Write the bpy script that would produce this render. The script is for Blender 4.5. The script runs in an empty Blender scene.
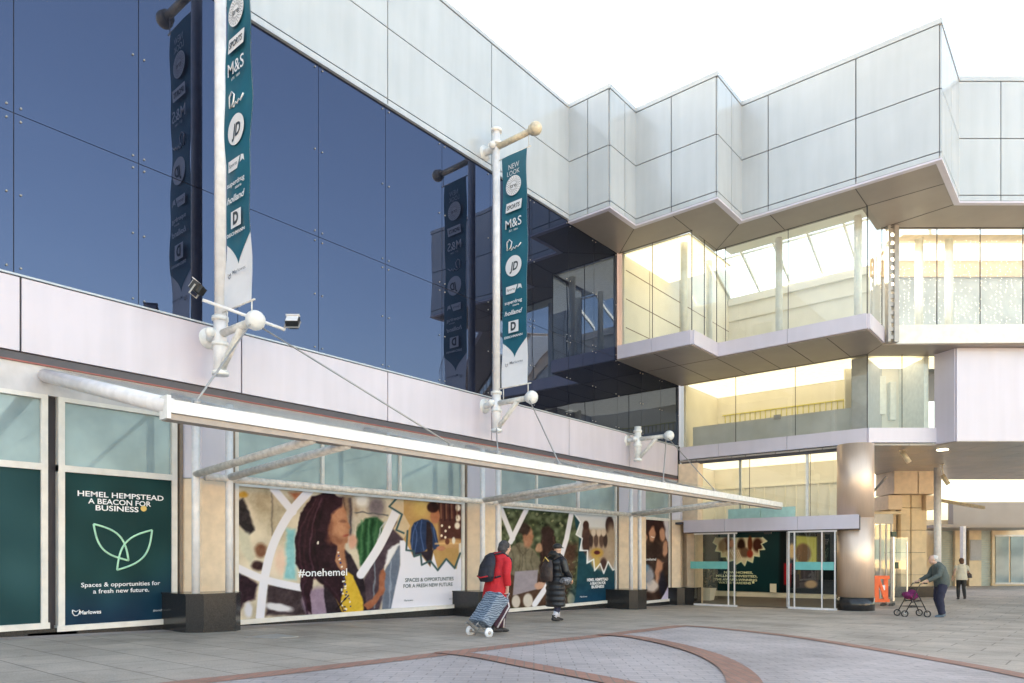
import bpy, bmesh, math, random
import numpy as np
from mathutils import Vector, Matrix
random.seed(7)
C = bpy.context.scene.collection
S = bpy.context.scene
ANG = math.radians(39.75)
SN, CS = math.sin(ANG), math.cos(ANG)
ZC = 1.0                      # height of the camera above the datum

# ------------------------------------------------------------ camera, world, sun, exposure
cam = bpy.data.cameras.new('camera'); camo = bpy.data.objects.new('camera', cam); C.objects.link(camo)
camo.location = (0, 0, ZC); camo.rotation_euler = (math.radians(90), 0, ANG)
cam.sensor_width = 36; cam.lens = 36*713/1024; cam.shift_y = (557-341.5)/1024
cam.clip_start = .1; cam.clip_end = 2000
S.camera = camo
SUN_EL = math.radians(27)
SUN_AZ_OFF = math.radians(44)                     # sun stands ahead of the camera, well to the left, behind the buildings
sd = ANG + SUN_AZ_OFF
sun_dir = Vector((-math.sin(sd)*math.cos(SUN_EL), math.cos(sd)*math.cos(SUN_EL), math.sin(SUN_EL)))
W = bpy.data.worlds.new('World'); S.world = W; W.use_nodes = True
nt = W.node_tree; nt.nodes.clear()
sky = nt.nodes.new('ShaderNodeTexSky'); sky.sky_type = 'NISHITA'; sky.sun_disc = False
sky.sun_elevation = SUN_EL; sky.sun_rotation = -sd
sky.air_density = 1.2; sky.dust_density = 3.5; sky.ozone_density = 2.0
bg = nt.nodes.new('ShaderNodeBackground'); bg.inputs[1].default_value = .15
wo = nt.nodes.new('ShaderNodeOutputWorld')
nt.links.new(sky.outputs[0], bg.inputs[0]); nt.links.new(bg.outputs[0], wo.inputs[0])
sl = bpy.data.lights.new('sun', 'SUN'); slo = bpy.data.objects.new('sun', sl); C.objects.link(slo)
sl.energy = 4.0; sl.angle = math.radians(.5); sl.color = (1, .93, .82)
slo.rotation_euler = sun_dir.to_track_quat('Z', 'Y').to_euler(); slo.location = sun_dir*60
S.view_settings.view_transform = 'Standard'; S.view_settings.look = 'None'
S.view_settings.exposure = 2.47; S.view_settings.use_white_balance = True; S.view_settings.white_balance_temperature = 8600; S.view_settings.white_balance_tint = 8; S.view_settings.gamma = 1; S.view_settings.use_curve_mapping = False

# ------------------------------------------------------------ measuring helpers (v = world x, u = world y, z relative to eye height)
F, HX, HY = 713., 512., 557.
def wallp(x, y, v):
    k = (x-HX)/F; D = v/(CS*k-SN); return (v, D*(SN*k+CS), (HY-y)/F*D)
def crossp(x, y, u):
    k = (x-HX)/F; D = u/(SN*k+CS); return (D*(CS*k-SN), u, (HY-y)/F*D)
def dp(x, y, D):
    k = (x-HX)/F; return (D*(CS*k-SN), D*(SN*k+CS), (HY-y)/F*D)
def XD(X, D, z=0): return (X*CS-D*SN, X*SN+D*CS, z)
def gz(v, u):
    return -.959-.0296*max(min(u, 23), -25)+.01*max(min(v, 30), -30)
def gp(x, y):
    lo, hi = 1., 200.
    for _ in range(50):
        D = (lo+hi)/2; p = dp(x, y, D)
        if p[2] > gz(p[0], p[1]): lo = D
        else: hi = D
    p = dp(x, y, lo); return (p[0], p[1], gz(p[0], p[1]))
def proj(P):   # arrays v,u,z -> px,py
    v, u, z = P; X = CS*v+SN*u; D = -SN*v+CS*u
    return HX+F*X/D, HY-F*z/D

# ------------------------------------------------------------ materials
def lin(c):
    return tuple(((x/255.)/12.92 if x/255. <= .04045 else ((x/255.+.055)/1.055)**2.4) for x in c)
def setp(b, **k):
    for n, v in k.items():
        b.inputs[n.replace('_', ' ')].default_value = v
MATS = {}
def mat(name, col, rough=.5, metal=0., var=.08, scale=6., bump=0., bscale=40., spec=.5, emit=None, es=0, stretch=(1, 1, 1), detail=4.):
    if name in MATS: return MATS[name]
    m = bpy.data.materials.new(name); m.use_nodes = True; t = m.node_tree; b = t.nodes['Principled BSDF']
    b.inputs['Roughness'].default_value = rough; b.inputs['Metallic'].default_value = metal
    b.inputs['Specular IOR Level'].default_value = spec
    tc = t.nodes.new('ShaderNodeTexCoord'); mp = t.nodes.new('ShaderNodeMapping'); mp.inputs['Scale'].default_value = stretch
    t.links.new(tc.outputs['Object'], mp.inputs[0])
    n = t.nodes.new('ShaderNodeTexNoise'); n.inputs['Scale'].default_value = scale; n.inputs['Detail'].default_value = detail
    t.links.new(mp.outputs[0], n.inputs[0])
    r = t.nodes.new('ShaderNodeValToRGB')
    r.color_ramp.elements[0].position = .3; r.color_ramp.elements[1].position = .7
    r.color_ramp.elements[0].color = (*[max(0, c*(1-var)) for c in col], 1); r.color_ramp.elements[1].color = (*[min(1, c*(1+var)) for c in col], 1)
    t.links.new(n.outputs[0], r.inputs[0]); t.links.new(r.outputs[0], b.inputs['Base Color'])
    if bump:
        n2 = t.nodes.new('ShaderNodeTexNoise'); n2.inputs['Scale'].default_value = bscale; n2.inputs['Detail'].default_value = 5
        t.links.new(tc.outputs['Object'], n2.inputs[0])
        bp = t.nodes.new('ShaderNodeBump'); bp.inputs['Strength'].default_value = bump; bp.inputs['Distance'].default_value = .01
        t.links.new(n2.outputs[0], bp.inputs['Height']); t.links.new(bp.outputs[0], b.inputs['Normal'])
    if emit:
        b.inputs['Emission Color'].default_value = (*emit, 1); b.inputs['Emission Strength'].default_value = es
    MATS[name] = m; return m
def glassmat(name, tint, refl, base=.06, rough=.0, ior=1.5):
    m = bpy.data.materials.new(name); m.use_nodes = True; t = m.node_tree; t.nodes.clear()
    o = t.nodes.new('ShaderNodeOutputMaterial'); mx = t.nodes.new('ShaderNodeMixShader')
    tr = t.nodes.new('ShaderNodeBsdfTransparent'); tr.inputs[0].default_value = (*tint, 1)
    g = t.nodes.new('ShaderNodeBsdfGlossy'); g.inputs['Color'].default_value = (*refl, 1); g.inputs['Roughness'].default_value = rough
    fr = t.nodes.new('ShaderNodeFresnel'); fr.inputs[0].default_value = ior
    ad = t.nodes.new('ShaderNodeMath'); ad.operation = 'ADD'; ad.inputs[1].default_value = base; ad.use_clamp = True
    t.links.new(fr.outputs[0], ad.inputs[0]); t.links.new(ad.outputs[0], mx.inputs[0])
    t.links.new(tr.outputs[0], mx.inputs[1]); t.links.new(g.outputs[0], mx.inputs[2]); t.links.new(mx.outputs[0], o.inputs[0])
    MATS[name] = m; return m
def darkglass(name, body, refl, wav=.02):
    m = bpy.data.materials.new(name); m.use_nodes = True; t = m.node_tree; t.nodes.clear()
    o = t.nodes.new('ShaderNodeOutputMaterial'); ad = t.nodes.new('ShaderNodeAddShader')
    d = t.nodes.new('ShaderNodeBsdfDiffuse'); d.inputs[0].default_value = (*body, 1)
    g = t.nodes.new('ShaderNodeBsdfGlossy'); g.inputs['Color'].default_value = (*refl, 1); g.inputs['Roughness'].default_value = .004
    tc = t.nodes.new('ShaderNodeTexCoord'); n = t.nodes.new('ShaderNodeTexNoise'); n.inputs['Scale'].default_value = .55; n.inputs['Detail'].default_value = 1
    bp = t.nodes.new('ShaderNodeBump'); bp.inputs['Strength'].default_value = wav; bp.inputs['Distance'].default_value = .3
    t.links.new(tc.outputs['Object'], n.inputs[0]); t.links.new(n.outputs[0], bp.inputs['Height']); t.links.new(bp.outputs[0], g.inputs['Normal'])
    t.links.new(d.outputs[0], ad.inputs[0]); t.links.new(g.outputs[0], ad.inputs[1]); t.links.new(ad.outputs[0], o.inputs[0])
    MATS[name] = m; return m
def panelmat(name, col, rough=.28, streak=.06):
    m = bpy.data.materials.new(name); m.use_nodes = True; t = m.node_tree; b = t.nodes['Principled BSDF']
    setp(b, Roughness=rough); b.inputs['Specular IOR Level'].default_value = .75
    tc = t.nodes.new('ShaderNodeTexCoord'); mp = t.nodes.new('ShaderNodeMapping'); mp.inputs['Scale'].default_value = (2.2, 2.2, .18)
    n = t.nodes.new('ShaderNodeTexNoise'); n.inputs['Scale'].default_value = 1.6; n.inputs['Detail'].default_value = 6
    n2 = t.nodes.new('ShaderNodeTexNoise'); n2.inputs['Scale'].default_value = .7; n2.inputs['Detail'].default_value = 3
    t.links.new(tc.outputs['Object'], mp.inputs[0]); t.links.new(mp.outputs[0], n.inputs[0]); t.links.new(tc.outputs['Object'], n2.inputs[0])
    mul = t.nodes.new('ShaderNodeMath'); mul.operation = 'ADD'; t.links.new(n.outputs[0], mul.inputs[0]); t.links.new(n2.outputs[0], mul.inputs[1])
    hv = t.nodes.new('ShaderNodeMath'); hv.operation = 'MULTIPLY'; hv.inputs[1].default_value = .5; t.links.new(mul.outputs[0], hv.inputs[0])
    r = t.nodes.new('ShaderNodeValToRGB'); r.color_ramp.elements[0].position = .36; r.color_ramp.elements[1].position = .62
    r.color_ramp.elements[0].color = (*[c*(1-streak) for c in col], 1); r.color_ramp.elements[1].color = (*[min(1, c*(1+streak)) for c in col], 1)
    t.links.new(hv.outputs[0], r.inputs[0]); t.links.new(r.outputs[0], b.inputs['Base Color'])
    bp = t.nodes.new('ShaderNodeBump'); bp.inputs['Strength'].default_value = .05; bp.inputs['Distance'].default_value = .05
    t.links.new(n2.outputs[0], bp.inputs['Height']); t.links.new(bp.outputs[0], b.inputs['Normal'])
    MATS[name] = m; return m
def brickmat(name, c1, c2, mortar, bw, bh, ms, rot=0., off=.5, bump=.3, rough=.8, noise=.12, plane='xy', dirt=.25, gum=False):
    m = bpy.data.materials.new(name); m.use_nodes = True; t = m.node_tree; b = t.nodes['Principled BSDF']; setp(b, Roughness=rough)
    tc = t.nodes.new('ShaderNodeTexCoord'); mp = t.nodes.new('ShaderNodeMapping')
    if plane == 'yz': mp.inputs['Rotation'].default_value = (0, math.radians(90), math.radians(90))
    else: mp.inputs['Rotation'].default_value = (0, 0, rot)
    t.links.new(tc.outputs['Object'], mp.inputs[0])
    k = t.nodes.new('ShaderNodeTexBrick'); k.offset = off
    k.inputs['Color1'].default_value = (*c1, 1); k.inputs['Color2'].default_value = (*c2, 1); k.inputs['Mortar'].default_value = (*mortar, 1)
    k.inputs['Scale'].default_value = 1; k.inputs['Mortar Size'].default_value = ms; k.inputs['Brick Width'].default_value = bw; k.inputs['Row Height'].default_value = bh
    k.inputs['Mortar Smooth'].default_value = .2
    t.links.new(mp.outputs[0], k.inputs[0])
    n = t.nodes.new('ShaderNodeTexNoise'); n.inputs['Scale'].default_value = .8; n.inputs['Detail'].default_value = 8; n.inputs['Roughness'].default_value = .65
    t.links.new(tc.outputs['Object'], n.inputs[0])
    r = t.nodes.new('ShaderNodeMapRange'); r.inputs[1].default_value = .3; r.inputs[2].default_value = .7; r.inputs[3].default_value = 1-dirt; r.inputs[4].default_value = 1+dirt*.5
    t.links.new(n.outputs[0], r.inputs[0])
    n3 = t.nodes.new('ShaderNodeTexNoise'); n3.inputs['Scale'].default_value = 60; n3.inputs['Detail'].default_value = 3
    t.links.new(tc.outputs['Object'], n3.inputs[0])
    r3 = t.nodes.new('ShaderNodeMapRange'); r3.inputs[1].default_value = .3; r3.inputs[2].default_value = .7; r3.inputs[3].default_value = 1-noise; r3.inputs[4].default_value = 1+noise
    t.links.new(n3.outputs[0], r3.inputs[0])
    mm = t.nodes.new('ShaderNodeMath'); mm.operation = 'MULTIPLY'; t.links.new(r.outputs[0], mm.inputs[0]); t.links.new(r3.outputs[0], mm.inputs[1])
    vm = t.nodes.new('ShaderNodeVectorMath'); vm.operation = 'SCALE'; t.links.new(k.outputs[0], vm.inputs[0]); t.links.new(mm.outputs[0], vm.inputs['Scale'])
    last = vm.outputs[0]
    if gum:      # trodden-in spots and a few darker stains
        vo = t.nodes.new('ShaderNodeTexVoronoi'); vo.inputs['Scale'].default_value = 2.3; t.links.new(tc.outputs['Object'], vo.inputs[0])
        g1 = t.nodes.new('ShaderNodeMapRange'); g1.inputs[1].default_value = .05; g1.inputs[2].default_value = .075; g1.inputs[3].default_value = .55; g1.inputs[4].default_value = 1.; t.links.new(vo.outputs['Distance'], g1.inputs[0])
        ns = t.nodes.new('ShaderNodeTexNoise'); ns.inputs['Scale'].default_value = .35; ns.inputs['Detail'].default_value = 9; ns.inputs['Roughness'].default_value = .7; t.links.new(tc.outputs['Object'], ns.inputs[0])
        g2 = t.nodes.new('ShaderNodeMapRange'); g2.inputs[1].default_value = .35; g2.inputs[2].default_value = .5; g2.inputs[3].default_value = .78; g2.inputs[4].default_value = 1.; t.links.new(ns.outputs[0], g2.inputs[0])
        g3 = t.nodes.new('ShaderNodeMath'); g3.operation = 'MULTIPLY'; t.links.new(g1.outputs[0], g3.inputs[0]); t.links.new(g2.outputs[0], g3.inputs[1])
        v2 = t.nodes.new('ShaderNodeVectorMath'); v2.operation = 'SCALE'; t.links.new(last, v2.inputs[0]); t.links.new(g3.outputs[0], v2.inputs['Scale']); last = v2.outputs[0]
    t.links.new(last, b.inputs['Base Color'])
    bp = t.nodes.new('ShaderNodeBump'); bp.inputs['Strength'].default_value = bump; bp.inputs['Distance'].default_value = .006; bp.invert = True
    t.links.new(k.outputs['Fac'], bp.inputs['Height']); t.links.new(bp.outputs[0], b.inputs['Normal'])
    MATS[name] = m; return m
def attrmat(name, rough=.35, spec=.5):
    m = bpy.data.materials.new(name); m.use_nodes = True; t = m.node_tree; b = t.nodes['Principled BSDF']; setp(b, Roughness=rough)
    b.inputs['Specular IOR Level'].default_value = spec
    a = t.nodes.new('ShaderNodeVertexColor'); a.layer_name = 'print'; t.links.new(a.outputs[0], b.inputs['Base Color']); MATS[name] = m; return m

panelmat('white_panel', (.455, .49, .525), .13, .065); panelmat('fascia_panel', (.55, .495, .56), .3)
panelmat('band_panel', (.60, .565, .66), .35, .04)
darkglass('dark_glass', (.006, .007, .012), (.068, .084, .130))
glassmat('clear_glass', (.93, .96, .93), (.9, .95, 1), .03)
glassmat('door_glass', (.82, .88, .86), (.9, .95, 1), .05)
mat('seam', (.035, .03, .04), .6, var=.1)
mat('dark_recess', (.07, .065, .08), .5)
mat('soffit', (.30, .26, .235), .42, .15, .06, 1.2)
mat('soffit_joint', (.06, .05, .05), .7)
mat('white_paint', (.76, .74, .76), .35, 0, .09, 7)
mat('worn_paint', (.68, .64, .60), .45, 0, .22, 11)
mat('cream_paint', (.66, .56, .42), .45, .1, .2, 12)
mat('frame_paint', (.72, .68, .64), .4)
mat('brown_trim', (.23, .17, .13), .5)
mat('limestone', (.80, .62, .46), .38, 0, .09, 5, .15, 60)
mat('limestone_far', (.80, .63, .43), .6, 0, .1, 2.5, .15, 40)
mat('granite', (.028, .027, .028), .18, 0, .5, 70, detail=6)
mat('cream_wall', (.78, .745, .66), .6, 0, .04, 1.5)
mat('cream_wall_pale', (.78, .75, .68), .6, 0, .03, 1)
mat('interior_white', (.8, .8, .76), .5)
mat('grey_interior', (.42, .42, .44), .5)
mat('dark_floor', (.075, .058, .05), .45, 0, .2, 20)
mat('steel', (.62, .61, .60), .3, .9)
mat('galv', (.40, .38, .37), .5, .5)
mat('black', (.018, .018, .02), .5)
mat('chrome_white', (.76, .75, .74), .3, 0, .12, 9)
mat('teal_print', lin((18, 98, 118)), .45, 0, .06, 3)
mat('print_white', (.82, .82, .86), .45, var=.02)
mat('print_ink', (.05, .07, .09), .5)
mat('poster_teal', lin((44, 80, 84)), .35, 0, .16, .9)
mat('poster_teal_dark', lin((20, 62, 70)), .4, 0, .1, .9)
mat('mint', lin((170, 222, 195)), .4); mat('ochre', lin((225, 190, 110)), .4); mat('pinkish', lin((214, 150, 175)), .4)
mat('strip_teal', lin((105, 190, 188)), .4)
brickmat('grey_slabs', (.50, .405, .335), (.43, .35, .29), (.22, .18, .15), .9, .6, .010, dirt=.32, bump=.3, noise=.16, rough=.66, gum=True)
brickmat('lavender_setts', (.52, .435, .42), (.46, .385, .372), (.32, .27, .255), .30, .15, .008, rot=math.radians(-38), dirt=.24, bump=.35, rough=.62, gum=True)
brickmat('brick_paving', (.42, .195, .14), (.35, .165, .12), (.24, .17, .14), .21, .105, .008, rot=math.radians(52), dirt=.2, bump=.3, rough=.65)
brickmat('pink_paving', (.46, .36, .33), (.41, .33, .31), (.28, .22, .2), .2, .1, .006, dirt=.3, bump=.2, rough=.65)

# column of brushed metal
m = mat('brushed_metal', (.84, .64, .51), .42, .6, .05, 3, stretch=(30, 30, .6))
# transom glazing with a pale blind behind it
def tgl():
    m = mat('transom_glass', (.27, .36, .38), .06, 0, .3, .8, spec=.9); b = m.node_tree.nodes['Principled BSDF']; return m
tgl()
def canopyglass():
    m = bpy.data.materials.new('canopy_glass'); m.use_nodes = True; t = m.node_tree; t.nodes.clear()
    o = t.nodes.new('ShaderNodeOutputMaterial'); mx = t.nodes.new('ShaderNodeMixShader'); mx.inputs[0].default_value = .42
    tr = t.nodes.new('ShaderNodeBsdfTransparent'); tr.inputs[0].default_value = (.9, .95, .95, 1)
    p = t.nodes.new('ShaderNodeBsdfPrincipled'); setp(p, Roughness=.08); 
    n = t.nodes.new('ShaderNodeTexNoise'); n.inputs['Scale'].default_value = 2; n.inputs['Detail'].default_value = 7
    r = t.nodes.new('ShaderNodeValToRGB'); r.color_ramp.elements[0].color = (.5, .56, .58, 1); r.color_ramp.elements[1].color = (.66, .72, .74, 1)
    t.links.new(n.outputs[0], r.inputs[0]); t.links.new(r.outputs[0], p.inputs['Base Color'])
    t.links.new(tr.outputs[0], mx.inputs[1]); t.links.new(p.outputs[0], mx.inputs[2]); t.links.new(mx.outputs[0], o.inputs[0]); MATS['canopy_glass'] = m
canopyglass()
attrmat('printed_vinyl', .5, .15)

# ------------------------------------------------------------ mesh builder
class MB:
    def __init__(s, tf=None): s.g = []; s.v = []; s.f = []; s.m = []; s.sm = []; s.mi = 0; s.tf = tf; s.smooth = False
    def add(s, vs, fs, smooth=None):
        o = len(s.v)
        s.v += [tuple(s.tf(*p)) if s.tf else tuple(p) for p in vs]
        for f in fs:
            s.f.append([i+o for i in f]); s.m.append(s.mi); s.sm.append(s.smooth if smooth is None else smooth)
        return s
    def box(s, a0, a1, b0, b1, c0, c1):
        vs = [(a, b, c) for a in (a0, a1) for b in (b0, b1) for c in (c0, c1)]
        return s.add(vs, [(0, 1, 3, 2), (4, 6, 7, 5), (0, 4, 5, 1), (2, 3, 7, 6), (0, 2, 6, 4), (1, 5, 7, 3)])
    def prism(s, pts, z0, z1):          # pts (a,b) footprint; z may be numbers or callables
        n = len(pts); f0 = z0 if callable(z0) else (lambda a, b: z0); f1 = z1 if callable(z1) else (lambda a, b: z1)
        vs = [(a, b, f0(a, b)) for a, b in pts]+[(a, b, f1(a, b)) for a, b in pts]
        fs = [tuple(range(n))[::-1], tuple(range(n, 2*n))]+[(i, (i+1) % n, n+(i+1) % n, n+i) for i in range(n)]
        return s.add(vs, fs)
    def extr(s, pts, off):              # 3d polygon pushed along vector off
        n = len(pts); vs = [tuple(p) for p in pts]+[tuple(p[i]+off[i] for i in range(3)) for p in pts]
        return s.add(vs, [tuple(range(n))[::-1], tuple(range(n, 2*n))]+[(i, (i+1) % n, n+(i+1) % n, n+i) for i in range(n)])
    def tube(s, pts, r, n=12, cap=True, ry=None):
        pts = [Vector(p) for p in pts]; R = r if isinstance(r, (list, tuple)) else [r]*len(pts)
        RY = ry if isinstance(ry, (list, tuple)) else ([ry]*len(pts) if ry else R)
        vs = []; fs = []
        t0 = (pts[1]-pts[0]).normalized(); a = Vector((1, 0, 0)) if abs(t0.x) < .9 else Vector((0, 1, 0))
        a = (a-t0*a.dot(t0)).normalized()
        for i, p in enumerate(pts):
            t = ((pts[min(i+1, len(pts)-1)]-pts[i]).normalized()+(pts[i]-pts[max(i-1, 0)]).normalized())
            t = t.normalized() if t.length > 1e-6 else t0
            a = (a-t*a.dot(t)).normalized(); b = t.cross(a)
            for j in range(n):
                q = 2*math.pi*j/n; vs.append(p+a*math.cos(q)*R[i]+b*math.sin(q)*RY[i])
        for i in range(len(pts)-1):
            for j in range(n): fs.append((i*n+j, i*n+(j+1) % n, (i+1)*n+(j+1) % n, (i+1)*n+j))
        if cap: fs += [tuple(range(n))[::-1], tuple(range((len(pts)-1)*n, len(pts)*n))]
        return s.add([tuple(p) for p in vs], fs, True)
    def ball(s, c, rx, ry=None, rz=None, n=14, k=9):
        ry = ry or rx; rz = rz or rx; vs = [(c[0], c[1], c[2]-rz)]; fs = []
        for i in range(1, k):
            t = -math.pi/2+math.pi*i/k
            for j in range(n):
                q = 2*math.pi*j/n; vs.append((c[0]+rx*math.cos(t)*math.cos(q), c[1]+ry*math.cos(t)*math.sin(q), c[2]+rz*math.sin(t)))
        vs.append((c[0], c[1], c[2]+rz)); L = len(vs)-1
        for j in range(n): fs.append((0, 1+(j+1) % n, 1+j)); fs.append((L, L-n+j, L-n+(j+1) % n))
        for i in range(k-2):
            for j in range(n): a = 1+i*n; fs.append((a+j, a+(j+1) % n, a+n+(j+1) % n, a+n+j))
        return s.add(vs, fs, True)
    def cut(s): s.g.append((len(s.v), len(s.f))); return s
    def build_split(s, name, mats, parent=None, pad=.03):
        '''each separate piece becomes an object of its own'''
        n = len(s.v); par = list(range(n))
        def find(i):
            while par[i] != i: par[i] = par[par[i]]; i = par[i]
            return i
        if s.g:
            st = [a for a, _ in s.g]+[n]
            for a, b in zip(st[:-1], st[1:]):
                for i in range(a+1, b): par[i] = a
        else:
            for f in s.f:
                for i in f[1:]:
                    a, b = find(f[0]), find(i)
                    if a != b: par[b] = a
        cm = {}
        for i in range(n): cm.setdefault(find(i), []).append(i)
        out = []
        for r, ids in cm.items():
            k = MB(); mp = {v: q for q, v in enumerate(ids)}; k.v = [s.v[i] for i in ids]
            for f, m_, z in zip(s.f, s.m, s.sm):
                if f[0] in mp: k.f.append([mp[i] for i in f]); k.m.append(m_); k.sm.append(z)
            if k.f: out.append(k.build(name, mats, parent))
        return out
    def build(s, name, mats, parent=None, base=None):
        if not isinstance(mats, (list, tuple)): mats = [mats]
        A = np.array(s.v, dtype=float)
        if base is None:
            mn, mx = A.min(0), A.max(0); base = ((mn[0]+mx[0])/2, (mn[1]+mx[1])/2, mn[2])
        A = A-np.array(base)
        me = bpy.data.meshes.new(name); me.from_pydata(A.tolist(), [], s.f)
        for mm in mats: me.materials.append(MATS[mm] if isinstance(mm, str) else mm)
        me.polygons.foreach_set('material_index', s.m); me.polygons.foreach_set('use_smooth', s.sm)
        me.update()
        o = bpy.data.objects.new(name, me); C.objects.link(o)
        loc = Vector((base[0], base[1], base[2]+ZC))
        if parent is not None:
            o.parent = parent; o.location = loc-wloc(parent)
        else: o.location = loc
        return o
def wloc(o):
    l = Vector(o.location)
    while o.parent is not None: o = o.parent; l = l+Vector(o.location)
    return l
def tag(o, label=None, cat=None, group=None, kind=None):
    for k, v in (('label', label), ('category', cat), ('group', group), ('kind', kind)):
        if v: o[k] = v
    return o
def thing(name, label, cat, p, group=None):
    o = bpy.data.objects.new(name, None); C.objects.link(o); o.location = (p[0], p[1], p[2]+ZC); o.empty_display_size = .2
    return tag(o, label, cat, group)
def copy_tree(o, parent=None):
    c = o.copy(); C.objects.link(c); c.parent = parent
    for ch in list(o.children): copy_tree(ch, c)
    return c
def smooth_by(o, ang=40):
    me = o.data; bm = bmesh.new(); bm.from_mesh(me)
    for e in bm.edges:
        if len(e.link_faces) == 2 and e.calc_face_angle(0) > math.radians(ang): e.smooth = False
    bm.to_mesh(me); bm.free(); return o
def text(body, P, d, n, cap, width=None, bold=.0, align='LEFT', shear=0., zrise=0.):
    """lettering as flat mesh: P start point (rel), d unit direction, n unit normal toward viewer, cap height (m), width (m) -> verts, faces"""
    cu = bpy.data.curves.new('t', 'FONT'); cu.body = body; cu.size = 1; cu.offset = bold; cu.shear = shear; cu.fill_mode = 'BOTH'; cu.resolution_u = 3
    o = bpy.data.objects.new('t', cu); C.objects.link(o)
    dg = bpy.context.evaluated_depsgraph_get(); me = o.evaluated_get(dg).to_mesh()
    V = np.array([tuple(v.co) for v in me.vertices]); Fc = [tuple(p.vertices) for p in me.polygons]
    o.evaluated_get(dg).to_mesh_clear(); bpy.data.objects.remove(o); bpy.data.curves.remove(cu)
    x0, x1 = V[:, 0].min(), V[:, 0].max(); sy = cap/.69; sx = (width/(x1-x0)) if width else sy
    V[:, 0] -= x0
    w = (x1-x0)*sx; sh = {'LEFT': 0, 'CENTER': -w/2, 'RIGHT': -w}[align]
    P = np.array(P); d = np.array(d); n = np.array(n)
    out = [tuple(P+d*(a[0]*sx+sh)+np.array((0, 0, 1))*(a[1]*sy)+n*.004) for a in V]
    return out, Fc
# ============================================================ SETTING: ground
VW = -12.4                                   # plane of the long facade
def sheet(name, mtl, poly, lift, label_kind='structure', step=None):
    mb = MB(); mb.add([(a, b, gz(a, b)+lift) for a, b in poly], [tuple(range(len(poly)))]); o = mb.build(name, mtl); tag(o, kind='structure'); return o
mb = MB()
us = [-400, -25, -20, 0, 6, 12, 18, 23, 40, 500]; vs_ = [-400, -30, -15, -12, -6, 0, 10, 30, 400]
P = [(a, b, gz(a, b)) for b in us for a in vs_]; n = len(vs_)
mb.add(P, [(j*n+i, j*n+i+1, (j+1)*n+i+1, (j+1)*n+i) for j in range(len(us)-1) for i in range(n-1)])
tag(mb.build('ground', 'grey_slabs', base=(0, 0, 0)), kind='structure')

def catmull(pts, k=8):
    out = []; n = len(pts)
    for i in range(n-1):
        p0, p1, p2, p3 = [np.array(pts[max(0, min(n-1, j))]) for j in (i-1, i, i+1, i+2)]
        for q in range(k):
            t = q/k; out.append(.5*((2*p1)+(-p0+p2)*t+(2*p0-5*p1+4*p2-p3)*t*t+(-p0+3*p1-3*p2+p3)*t**3))
    out.append(np.array(pts[-1])); return [tuple(p) for p in out]
def g2(x, y): p = gp(x, y); return (p[0], p[1])
def ribbon(name, px, w, lift, mtl='brick_paving', curve=True):
    pts = [g2(*p) for p in px]
    if curve: pts = catmull(pts)
    L = []; R = []
    for i, p in enumerate(pts):
        a = Vector(pts[max(i-1, 0)]); b = Vector(pts[min(i+1, len(pts)-1)]); t = (b-a).normalized(); nn = Vector((-t.y, t.x))
        ww = w[0]+(w[1]-w[0])*i/(len(pts)-1) if isinstance(w, tuple) else w
        L.append((p[0]+nn.x*ww/2, p[1]+nn.y*ww/2)); R.append((p[0]-nn.x*ww/2, p[1]-nn.y*ww/2))
    mb = MB(); n = len(pts)
    mb.add([(a, b, gz(a, b)+lift) for a, b in L+R], [(i, i+1, n+i+1, n+i) for i in range(n-1)])
    return tag(mb.build(name, mtl, base=(0, 0, 0)), kind='structure')
A_ = [(-60, 720), (157, 686.5), (300, 671), (420, 657), (546, 642), (605, 635.5), (682, 626)]
B_ = [(682, 626), (715, 628.3), (786, 636), (868, 648.5), (967, 665.5), (1060, 684)]
pa = [g2(*p) for p in A_]; pb = catmull([g2(*p) for p in B_])
poly = pa+pb[1:]+[(pb[-1][0]+6, pb[-1][1]-8), (0, -8), (-8, -6)]
mbq = MB(); mbq.add([(a, b, gz(a, b)+.004) for a, b in poly], [tuple(range(len(poly)))])
tag(mbq.build('setts_paving', 'lavender_setts', base=(0, 0, 0)), kind='structure')
ribbon('brick_band', A_, .31, .008, curve=False)
ribbon('brick_band', B_, .26, .012)
ribbon('brick_band', [(440, 652.5), (480, 657), (530, 666.5), (620, 684), (700, 703)], .30, .016)
ribbon('brick_band', [(600, 635), (632, 637.5), (665, 643.5), (700, 653), (725, 664), (740, 676), (746, 690), (745, 704)], (.28, .34), .020)
mb = MB(); ss = [(-11.95, -3), (-11.95, 23.2), (-12.5, 23.2), (-12.5, -3)]
mb.add([(a, b, gz(a, b)+.004) for a, b in ss], [(0, 1, 2, 3)]); tag(mb.build('brick_margin', 'pink_paving', base=(0, 0, 0)), kind='structure')
pp = [g2(*p) for p in [(842, 606), (905, 600), (1020, 600), (1020, 615), (930, 622), (862, 620)]]
mb = MB(); mb.add([(a, b, gz(a, b)+.004) for a, b in pp], [tuple(range(6))]); pass
# manhole cover
p = gp(270.5, 637); mb = MB()
mb.box(p[0]-.3, p[0]+.3, p[1]-.3, p[1]+.3, p[2]-.02, p[2]+.006); cov = mb.build('cover', 'galv')
tag(cov, 'small dark metal access cover let into the grey slabs near the black granite block', 'manhole cover'); cov.name = 'manhole_cover'

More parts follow.
